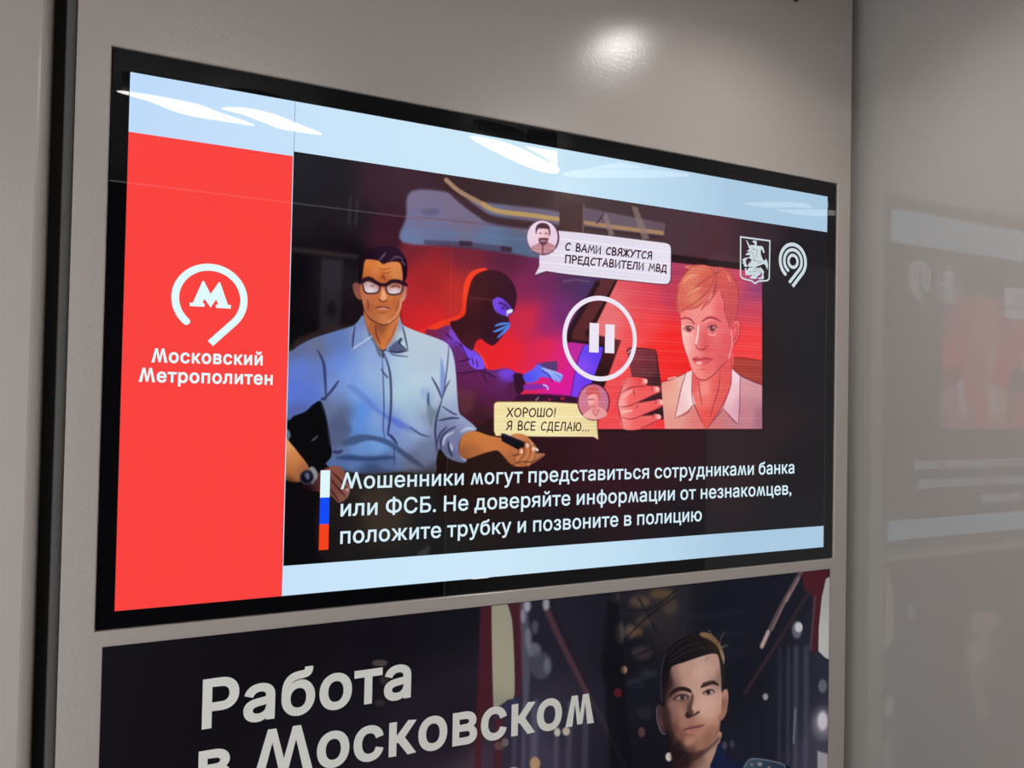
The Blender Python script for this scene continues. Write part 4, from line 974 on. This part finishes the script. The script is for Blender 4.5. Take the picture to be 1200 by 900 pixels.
# hand-lettered comic capitals: strokes in a unit box (x to the right, z up)
COMIC = {
    'С': (0.62, [[(0.58, 0.86), (0.42, 0.98), (0.2, 0.82), (0.08, 0.5), (0.12, 0.16), (0.3, 0.02), (0.52, 0.12)]]),
    'В': (0.58, [[(0.1, 0.0), (0.1, 0.98), (0.38, 0.96), (0.46, 0.76), (0.36, 0.56), (0.12, 0.52), (0.42, 0.46), (0.54, 0.24), (0.4, 0.04), (0.1, 0.02)]]),
    'А': (0.68, [[(0.04, 0.0), (0.36, 1.0), (0.62, 0.0)], [(0.14, 0.34), (0.54, 0.36)]]),
    'М': (0.82, [[(0.06, 0.0), (0.18, 0.98), (0.42, 0.3), (0.64, 0.98), (0.78, 0.0)]]),
    'И': (0.66, [[(0.08, 1.0), (0.1, 0.0), (0.58, 0.96), (0.58, 0.0)]]),
    'Я': (0.62, [[(0.56, 0.0), (0.54, 0.98), (0.26, 0.94), (0.12, 0.72), (0.26, 0.5), (0.54, 0.48)], [(0.32, 0.48), (0.06, 0.0)]]),
    'Ж': (0.84, [[(0.42, 1.0), (0.42, 0.0)], [(0.06, 0.98), (0.42, 0.5), (0.06, 0.0)], [(0.78, 0.98), (0.42, 0.5), (0.8, 0.0)]]),
    'У': (0.62, [[(0.04, 1.0), (0.34, 0.44)], [(0.6, 1.0), (0.34, 0.44), (0.12, 0.0)]]),
    'Т': (0.62, [[(0.02, 0.96), (0.6, 0.98)], [(0.32, 0.97), (0.3, 0.0)]]),
    'П': (0.66, [[(0.1, 0.0), (0.08, 0.97), (0.58, 0.98), (0.58, 0.0)]]),
    'Р': (0.58, [[(0.12, 0.0), (0.1, 0.98), (0.4, 0.94), (0.54, 0.72), (0.4, 0.5), (0.12, 0.46)]]),
    'Е': (0.56, [[(0.5, 0.98), (0.1, 0.96), (0.1, 0.02), (0.52, 0.02)], [(0.1, 0.52), (0.46, 0.52)]]),
    'Д': (0.72, [[(0.02, -0.18), (0.04, 0.04), (0.64, 0.04), (0.66, -0.18)], [(0.14, 0.06), (0.24, 0.96), (0.56, 0.97), (0.56, 0.06)]]),
    'Л': (0.66, [[(0.02, 0.04), (0.14, 0.1), (0.22, 0.96), (0.58, 0.98), (0.58, 0.0)]]),
    'Х': (0.66, [[(0.06, 1.0), (0.6, 0.0)], [(0.6, 1.0), (0.04, 0.0)]]),
    'О': (0.74, [[(0.38, 0.98), (0.16, 0.84), (0.06, 0.5), (0.14, 0.14), (0.36, 0.02), (0.58, 0.14), (0.68, 0.5), (0.6, 0.84), (0.38, 0.98)]]),
    'Ш': (0.84, [[(0.08, 1.0), (0.08, 0.04), (0.76, 0.04), (0.76, 1.0)], [(0.42, 1.0), (0.42, 0.04)]]),
    'Ю': (0.92, [[(0.1, 1.0), (0.1, 0.0)], [(0.1, 0.5), (0.32, 0.5)], [(0.58, 0.98), (0.4, 0.84), (0.32, 0.5), (0.38, 0.14), (0.58, 0.02), (0.78, 0.14), (0.86, 0.5), (0.78, 0.84), (0.58, 0.98)]]),
    '!': (0.26, [[(0.14, 1.0), (0.12, 0.3)], [(0.12, 0.06), (0.12, 0.02)]]),
    '.': (0.24, [[(0.1, 0.06), (0.12, 0.02)]]),
    ' ': (0.42, []),
}


def comic_line(flat, s, start, end, cap, width, slant=0.06):
    (xa, za), (xb, zb) = on_plane([start, end], flat.y)
    tot = sum(COMIC[c][0] + 0.09 for c in s) - 0.12
    sx = (xb - xa) / tot
    x = 0.0
    for ch in s:
        w, strokes = COMIC[ch]
        for st in strokes:
            pts = np.array([(xa + (x + q[0] + slant * q[1]) * sx, za + (zb - za) * (x + q[0]) / tot + q[1] * cap) for q in st])
            if len(pts) > 5:
                pts = smooth_open(pts, 3)
            flat.stroke(pts, width)
        x += w + 0.09


# ---------------------------------------------------------------- painted pictures as finely divided sheets
def sheet(name, c, y, mat_name, parent, emissive, sub=0.0):
    nx, nz = c.w, c.h
    xs = c.x0 + np.arange(nx) * c.s
    zs = c.z1 - np.arange(nz) * c.s
    gx, gz = np.meshgrid(xs, zs)
    co = np.stack([gx, np.full_like(gx, y), gz], -1).reshape(-1, 3).astype(np.float32)
    i = np.arange(nx * nz).reshape(nz, nx)
    q = np.stack([i[:-1, :-1], i[1:, :-1], i[1:, 1:], i[:-1, 1:]], -1).reshape(-1, 4).astype(np.int32)
    me = bpy.data.meshes.new(name)
    me.vertices.add(len(co)); me.vertices.foreach_set('co', co.ravel())
    me.loops.add(q.size); me.loops.foreach_set('vertex_index', q.ravel())
    me.polygons.add(len(q))
    me.polygons.foreach_set('loop_start', np.arange(0, q.size, 4, dtype=np.int32))
    me.update(calc_edges=True)
    a = me.color_attributes.new('picture', 'FLOAT_COLOR', 'POINT')
    col = np.maximum(lin(np.clip(c.a, 0, 1)) * (1.0 if emissive else 1.55) - sub, 0.0005)
    a.data.foreach_set('color', np.concatenate([col, np.ones((nz, nx, 1))], -1).astype(np.float32).ravel())
    m = new_mat(mat_name, (0.004, 0.004, 0.005), 0.015 if emissive else 0.45, spec=0.4 if emissive else 0.12)
    nt = m.node_tree; b = nt.nodes['Principled BSDF']
    at = nt.nodes.new('ShaderNodeAttribute'); at.attribute_name = 'picture'
    if emissive:
        nt.links.new(at.outputs['Color'], b.inputs['Emission Color'])
        b.inputs['Emission Strength'].default_value = 1.0
    else:
        nt.links.new(at.outputs['Color'], b.inputs['Base Color'])
    return link(name, me, m, parent)


# ---------------------------------------------------------------- the display screen
scr = thing('display_screen', 'wide wall-mounted black-framed screen with red banner and paused video', 'screen', (0, 0, 0))
AX0, AX1, AZ0, AZ1 = 0.0015, 1.2112, 1.4205, 2.1010
VX0, VX1, VZ0, VZ1 = 0.2040, AX1, 1.4615, 2.0312          # the video
b = obj('bezel', frame_bm(bez, (AX0, AX1, AZ0, AZ1), -0.0006, 0.026, 0.0006), M_BEZEL, scr)
bm = bmesh.new(); add_box(bm, bez[0] + 0.004, bez[1] - 0.004, 0.0262, 0.040, bez[2] + 0.004, bez[3] - 0.004, 0.002); obj('rear_housing', bm, M_DARK, scr)
bm = bmesh.new(); add_box(bm, AX0 + 0.0001, AX1 - 0.0001, 0.0004, 0.026, AZ0 + 0.0001, AZ1 - 0.0001)
M_BARS = screen_mat('pale_blue_angle_falloff', (196, 224, 242))  # ramp below puts the screen's viewing-angle dimming into the glow colour
nt = M_BARS.node_tree
tc = nt.nodes.new('ShaderNodeTexCoord'); sp = nt.nodes.new('ShaderNodeSeparateXYZ'); rp = nt.nodes.new('ShaderNodeValToRGB')
nt.links.new(tc.outputs['Object'], sp.inputs[0]); nt.links.new(sp.outputs['X'], rp.inputs['Fac'])
els = rp.color_ramp.elements
els[0].position = 0.0; els[0].color = (*lin255((190, 218, 250)), 1)
els[1].position = 0.98; els[1].color = (*lin255((168, 200, 224)), 1)
for pos_, col_ in ((0.25, (200, 228, 250)), (0.5, (204, 232, 248)), (0.72, (194, 224, 243)), (0.85, (184, 214, 236))):
    e_ = els.new(pos_); e_.color = (*lin255(col_), 1)
nt.links.new(rp.outputs['Color'], nt.nodes['Principled BSDF'].inputs['Emission Color'])
panel = obj('display_panel', bm, M_BARS, scr)                  # its own glow shows as the pale bars
M_RED = screen_mat('red_backlight', (250, 66, 62))
M_WHITE = screen_mat('white_backlight', (224, 250, 253))
f = Flat(0.0); f.poly([(AX0, AZ0), (0.2030, AZ0), (0.2030, 2.0245), (AX0, 2.0245)]); f.build('red_banner', M_RED, panel)
f = Flat(0.0001); f.poly([(0.2030, AZ0), (0.2040, AZ0), (0.2040, 2.0245), (0.2030, 2.0245)]); f.build('divider_line', screen_mat('cyan_backlight', (190, 226, 246)), panel)
f = Flat(0.0001); f.poly([(0.2040, 2.0312), (0.2047, 2.0312), (0.2047, AZ1), (0.2040, AZ1)]); f.build('seam_line', screen_mat('seam_backlight', (110, 140, 160)), panel)
cv = Canvas(VX0, VX1, VZ0, VZ1, 0.0011, 0.0)
paint_video(cv)
pic = sheet('video_picture', cv, -0.0001, 'video_backlight', panel, True, 0.009)

YL = -0.0003
# metro emblem and name on the banner
f = Flat(YL)
cx, cz = on_plane([(246.3, 350.4)], YL)[0]
R0 = float(abs(on_plane([(246, 308.5)], YL)[0, 1] - on_plane([(246, 350.4)], YL)[0, 1])) - 0.0052
tail = on_plane([(246.5, 402.5)], YL)[0]
path = arc(cx, cz, R0, 228, -44, 60) + [tuple(tail)]
f.stroke(path, 0.0093, cap=False)
e = path[0]; f.poly([(e[0] + 0.00465 * math.cos(t), e[1] + 0.00465 * math.sin(t)) for t in np.linspace(0, 2 * math.pi, 16, endpoint=False)])
s5 = 5.295
f.px([(150 + x / s5, 290 + yy / s5) for x, yy in ((383, 342), (402, 343), (462, 208), (471, 208), (513, 288), (563, 216), (572, 216), (620, 356), (638, 357), (638, 380), (545, 375), (545, 353), (560, 354), (548, 322), (512, 373), (474, 318), (462, 345), (475, 347), (475, 368), (383, 364))])
f.build('metro_emblem', M_WHITE, panel)
capm = float(on_plane([(188, 408.6)], YL)[0, 1] - on_plane([(188, 425.2)], YL)[0, 1])
f = Flat(YL)
text_line(f, 'Московский', 'bold', (177.4, 424.6), (307.7, 428.4), capm, 0.02, 0.21, 0.90)
text_line(f, 'Метрополитен', 'bold', (162.5, 447.5), (319.4, 451.2), capm, 0.02, 0.21, 0.90)
f.build('banner_lettering', M_WHITE, panel)

# caption below the video
f = Flat(YL)
capc = float(on_plane([(440, 552.2)], YL)[0, 1] - on_plane([(440, 571.5)], YL)[0, 1])
text_line(f, 'Мошенники могут представиться сотрудниками банка', 'medium', (399.3, 573.4), (930.7, 554.8), capc, 0.0, 0.145)
text_line(f, 'или ФСБ. Не доверяйте информации от незнакомцев,', 'medium', (399.0, 605.4), (927.3, 579.5), capc, 0.0, 0.145)
text_line(f, 'положите трубку и позвоните в полицию', 'medium', (398.6, 637.6), (822.3, 610.6), capc, 0.0, 0.145)
f.build('caption_lettering', screen_mat('caption_backlight', (214, 236, 246)), panel)
sx0, sx1 = X(375.6, 560, YL), X(386.8, 560, YL)
zz = [Z(380, v, YL) for v in (551.2, 583.0, 614.2, 644.4)]
for nm, a, bq, col in (('white_stripe', 0, 1, (222, 246, 250)), ('blue_stripe', 1, 2, (14, 74, 246)), ('red_stripe', 2, 3, (240, 66, 26))):
    f = Flat(YL); f.poly([(sx0, zz[bq]), (sx1, zz[bq]), (sx1, zz[a]), (sx0, zz[a])]); f.build(nm, screen_mat(nm + '_backlight', col), panel)

# words in the speech bubbles
f = Flat(YL)
capb = 0.0120
comic_line(f, 'С ВАМИ СВЯЖУТСЯ', (662, 293.0), (763.4, 303.6), capb, 0.0026)
comic_line(f, 'ПРЕДСТАВИТЕЛИ МВД', (661.7, 307.6), (781, 319.0), capb, 0.0026)
M_INK = screen_mat('ink_backlight', (62, 28, 44))
f.build('upper_speech_lettering', M_INK, panel)
f = Flat(YL)
comic_line(f, 'ХОРОШО!', (593.4, 488.3), (651, 488.4), 0.0134, 0.0022)
comic_line(f, 'Я ВСЕ СДЕЛАЮ...', (592.8, 503.7), (690.5, 505.0), 0.0134, 0.0022)
f.build('lower_speech_lettering', M_INK, panel)

# pause symbol
f = Flat(YL)
pcx, pcz = on_plane([(703.7, 396.7)], YL)[0]
pr = float(on_plane([(703.7, 346.6)], YL)[0, 1] - pcz) - 0.004
prx = float(X(747.2, 396.7, YL) - X(660.0, 396.7, YL)) / 2 - 0.004
f.stroke([(pcx + prx * math.cos(t), pcz + pr * math.sin(t)) for t in np.linspace(0, 2 * math.pi, 72, endpoint=False)], 0.0078, closed=True)
for xa, xb, ya, yb in ((690.4, 701.5, 378.6, 413), (708.8, 719.8, 380.2, 413.8)):
    q = on_plane([(xa, yb), (xb, yb), (xb, ya), (xa, ya)], YL)
    f.poly([(q[0, 0], q[:2, 1].mean()), (q[1, 0], q[:2, 1].mean()), (q[1, 0], q[2:, 1].mean()), (q[0, 0], q[2:, 1].mean())])
f.build('pause_symbol', screen_mat('pause_backlight', (236, 228, 242)), panel)

# ring emblem, top right
M_PALE = screen_mat('pale_emblem_backlight', (202, 216, 222))
f = Flat(YL)
ex, ez = on_plane([(929.3, 306.2)], YL)[0]
vm = 1.0 / 619.0
f.stroke(arc(ex, ez, 7.1 * vm, 0, 359, 40)[:-1], 3.7 * vm, closed=True)
for r, w, a0, a1, tl in ((13.5, 3.9, 236, -48, (924.9, 331.2)), (19.8, 4.3, 234, -46, (928.9, 335.6))):
    q = on_plane([tl], YL)[0]
    p = arc(ex, ez, r * vm, a0, a1, 50) + [tuple(q)]
    f.stroke(p, w * vm, cap=False)
    e = p[0]; f.poly([(e[0] + w * vm / 2 * math.cos(t), e[1] + w * vm / 2 * math.sin(t)) for t in np.linspace(0, 2 * math.pi, 12, endpoint=False)])
f.build('ring_emblem', M_PALE, panel)

# coat of arms: a shield with a rider
f = Flat(YL)
P10 = lambda pts: on_plane([(840 + x / 10, 250 + yy / 10) for x, yy in pts], YL)
f.stroke(P10([(279, 276), (622, 322), (614, 765), (600, 782), (580, 790), (492, 794), (446, 822), (408, 790), (330, 772), (295, 756), (278, 728)]), 1.8 * vm, closed=True)
RIDER = [
    [(342, 312), (352, 318), (374, 352), (386, 380), (374, 396), (360, 360)],                                  # raised spear arm
    [(418, 325), (432, 318), (462, 318), (468, 330), (468, 360), (460, 382), (444, 378), (440, 350), (420, 338)],   # head and helmet
    [(380, 384), (405, 370), (470, 378), (500, 384), (520, 380), (545, 400), (552, 425), (560, 450), (556, 466), (540, 458), (534, 440), (520, 418), (514, 440), (516, 480), (530, 520), (544, 548), (560, 556), (574, 530), (592, 560), (600, 610), (590, 665), (580, 630), (566, 600), (540, 594), (500, 612), (470, 622), (440, 640), (410, 625), (380, 632), (362, 610), (372, 590), (398, 560), (408, 545), (380, 520), (392, 490), (336, 488), (350, 466), (380, 462), (352, 440), (372, 430), (384, 412), (370, 400)],
    [(300, 540), (330, 522), (376, 514), (390, 524), (352, 530), (338, 560), (348, 600), (362, 620), (350, 630), (330, 622), (314, 620), (322, 594), (300, 592), (310, 566)],   # tail and flank
    [(372, 640), (420, 632), (500, 640), (512, 650), (520, 690), (506, 720), (480, 730), (470, 760), (440, 770), (400, 764), (384, 750), (410, 735), (408, 715), (380, 730), (352, 715), (340, 690), (356, 664)],      # beast
    [(506, 622), (520, 640), (542, 664), (556, 690), (544, 714), (552, 740), (548, 772), (490, 772), (484, 758), (520, 748), (530, 720), (526, 690), (512, 660)],
    [(328, 640), (344, 640), (350, 690), (352, 730), (338, 728), (334, 690)],
    [(450, 640), (500, 640), (505, 700), (470, 700)],
]
for r in RIDER:
    f.poly(P10(r))
f.build('coat_of_arms', M_PALE, panel)
f = Flat(YL - 0.0001)
DK = [[(408, 404), (432, 412)], [(420, 424), (462, 424)], [(405, 440), (432, 500), (446, 560)], [(470, 420), (468, 470), (460, 520)], [(404, 560), (386, 600)], [(420, 545), (450, 560), (500, 556)], [(480, 585), (530, 570)], [(360, 452), (392, 448)],
      [(410, 690), (440, 676), (470, 690)], [(426, 720), (450, 730)], [(470, 660), (492, 664), (494, 700)], [(430, 650), (470, 652)], [(534, 440), (548, 442)], [(450, 340), (462, 342)], [(380, 680), (400, 690)]]
for d in DK:
    f.stroke(P10(d), 0.55 * vm)
f.build('coat_of_arms_detail', screen_mat('emblem_line_backlight', (84, 70, 86)), panel)

# ---------------------------------------------------------------- the poster
YQ = -0.0052
pos = thing('poster', 'dark recruitment poster with uniformed young man and large white lettering below the screen', 'poster', (0, 0, 0))
QX0, QX1, QZ0, QZ1 = X(120.5, 758, YQ), X(972.5, 668, YQ), 0.62, float(np.mean([Z(120.5, 758, YQ), Z(972.5, 668, YQ)]))
cp = Canvas(QX0, QX1, 0.93, QZ1, 0.00125, YQ)
paint_poster(cp)
bm = bmesh.new(); add_box(bm, QX0 - 0.0006, QX1 + 0.0006, YQ + 0.0002, YP - 0.0001, QZ0, QZ1 + 0.0006); obj('backing_sheet', bm, new_mat('dark_poster_stock', lin255((16, 14, 18)), 0.45, spec=0.12), pos)
sheet('printed_picture', cp, YQ, 'poster_print', pos, False, 0.0035)
f = Flat(YQ - 0.0002)
capp = float(on_plane([(237, 797)], YQ)[0, 1] - on_plane([(236, 856)], YQ)[0, 1])
text_line(f, 'Работа', 'bold', (235.2, 855.5), (481.5, 817.5), capp, 0.0, 0.20)
text_line(f, 'в Московском', 'bold', (231.5, 926.0), (696.0, 847.0), capp, 0.0, 0.20)
text_line(f, 'метро', 'bold', (427.6, 977.3), (614.0, 934.5), capp, 0.0, 0.20)
f.build('poster_lettering', M_PRINT_WHITE, pos)

# ---------------------------------------------------------------- panel screw
def lathe(bm, prof, axis_c, seg=24):
    """prof: list of (radius, y); turned about the y axis through axis_c = (x, z)."""
    rings = []
    for r, y in prof:
        rings.append([bm.verts.new((axis_c[0] + r * math.cos(2 * math.pi * k / seg), y, axis_c[1] + r * math.sin(2 * math.pi * k / seg))) for k in range(seg)])
    for a, bb in zip(rings, rings[1:]):
        for k in range(seg):
            bm.faces.new((a[k], a[(k + 1) % seg], bb[(k + 1) % seg], bb[k]))
    bm.faces.new(rings[-1])
    bm.faces.new(list(reversed(rings[0])))


sx_, sz_ = on_plane([(932.0, -3.2)], YP)[0]
st = thing('panel_screw', 'small shiny screw head high on the grey panel at the top edge', 'screw', (0, 0, 0))
bm = bmesh.new(); lathe(bm, [(0.0092, YP - 0.0001), (0.0092, YP - 0.0012), (0.0085, YP - 0.0018)], (sx_, sz_)); obj('washer', bm, M_DARK, st)
bm = bmesh.new(); lathe(bm, [(0.0068, YP - 0.0018), (0.0068, YP - 0.0036), (0.0058, YP - 0.0050), (0.0036, YP - 0.0058), (0.0030, YP - 0.0036)], (sx_, sz_)); obj('screw_head', bm, M_STEEL, st)


# ---------------------------------------------------------------- ceiling lamps (seen mirrored in the screen glass)
def mirrored(pts, zc):
    """Where the ceiling point seen mirrored in the glass at each photo point lies, at height zc."""
    q = on_plane(pts, 0.0)
    out = []
    for x, z in q:
        p = np.array([x, 0.0, z]); d = (p - CAM_C) * np.array([1, -1, 1])
        t = (zc - z) / d[2]
        out.append((p + t * d)[:2])
    return out


def ceiling_lamp(outline, label, diff=None):
    diff = diff or M_LAMP
    pts = [tuple(map(float, p)) for p in outline]
    if len(pts) == 9:                                  # lens-shaped lamps have curved rims
        pts = [tuple(map(float, p)) for p in smooth_closed(np.array(pts), 3)]
    cx = sum(p[0] for p in pts) / len(pts); cy = sum(p[1] for p in pts) / len(pts)
    t = thing('ceiling_lamp', label, 'ceiling lamp', (cx, cy, LAMP_Z), 'ceiling lamps mirrored in the screen' if diff is M_LAMP else None)
    area = sum(a[0] * b_[1] - b_[0] * a[1] for a, b_ in zip(pts, pts[1:] + pts[:1]))
    if area < 0:
        pts = pts[::-1]
    loc = [(p[0] - cx, p[1] - cy) for p in pts]
    for nm, k, z0, z1, m in (('housing', 0.94, 0.0025, CEIL_Z - LAMP_Z, M_LAMP_BODY), ('diffuser', 1.0, 0.0, 0.0024, diff)):
        bm = bmesh.new()
        lo = [bm.verts.new((x * k, y * k, z0)) for x, y in loc]; hi = [bm.verts.new((x * k, y * k, z1)) for x, y in loc]
        bm.faces.new(list(reversed(lo))); bm.faces.new(hi)
        for i in range(len(lo)):
            j = (i + 1) % len(lo)
            bm.faces.new((lo[i], lo[j], hi[j], hi[i]))
        obj(nm, bm, m, t)
    return t


ceiling_lamp(mirrored([(137, 107.5), (178, 112.5), (231, 123), (255, 132), (298, 147), (269, 143), (228, 136.5), (202, 129.5), (175, 118.5)], LAMP_Z), 'white lens-shaped ceiling lamp mirrored at the far left of the upper pale bar')
ceiling_lamp(mirrored([(260, 127.5), (287, 127.5), (322, 135), (354, 148), (377, 157.5), (354, 155), (328, 150.5), (307, 142.5), (283, 133.5)], LAMP_Z), 'white lens-shaped ceiling lamp mirrored second from the left in the upper pale bar')
ceiling_lamp(mirrored([(551, 161), (580, 165), (609, 174), (633, 186), (653, 195.5), (653, 203), (633, 200.5), (609, 191.5), (580, 177.5)], LAMP_Z), 'long white ceiling lamp mirrored near the middle of the upper pale bar')
ceiling_lamp(mirrored([(616, 172.5), (653, 178), (653, 193.5), (636, 183)], LAMP_Z), 'short white ceiling lamp mirrored just above the long middle streak')
round_lamp = ceiling_lamp([(0.93 + 0.06 * math.cos(a), -0.33 + 0.06 * math.sin(a)) for a in np.linspace(0, 2 * math.pi, 28, endpoint=False)], 'round ceiling lamp whose soft glow shows on the grey panel above the screen', M_LAMP_ROUND)
bm = bmesh.new()                                       # an added, unseen rim that keeps its light off the corner
prof = [(0.0635, 0.05), (0.0635, -0.038), (0.0655, -0.040), (0.078, -0.034), (0.080, 0.0), (0.080, 0.058)]
rings = [[bm.verts.new((r * math.cos(2 * math.pi * k / 36), r * math.sin(2 * math.pi * k / 36), z)) for k in range(36)] for r, z in prof]
for a, b2 in zip(rings, rings[1:]):
    for k in range(36):
        bm.faces.new((a[k], a[(k + 1) % 36], b2[(k + 1) % 36], b2[k]))
obj('baffle', bm, M_LAMP_BODY, round_lamp)
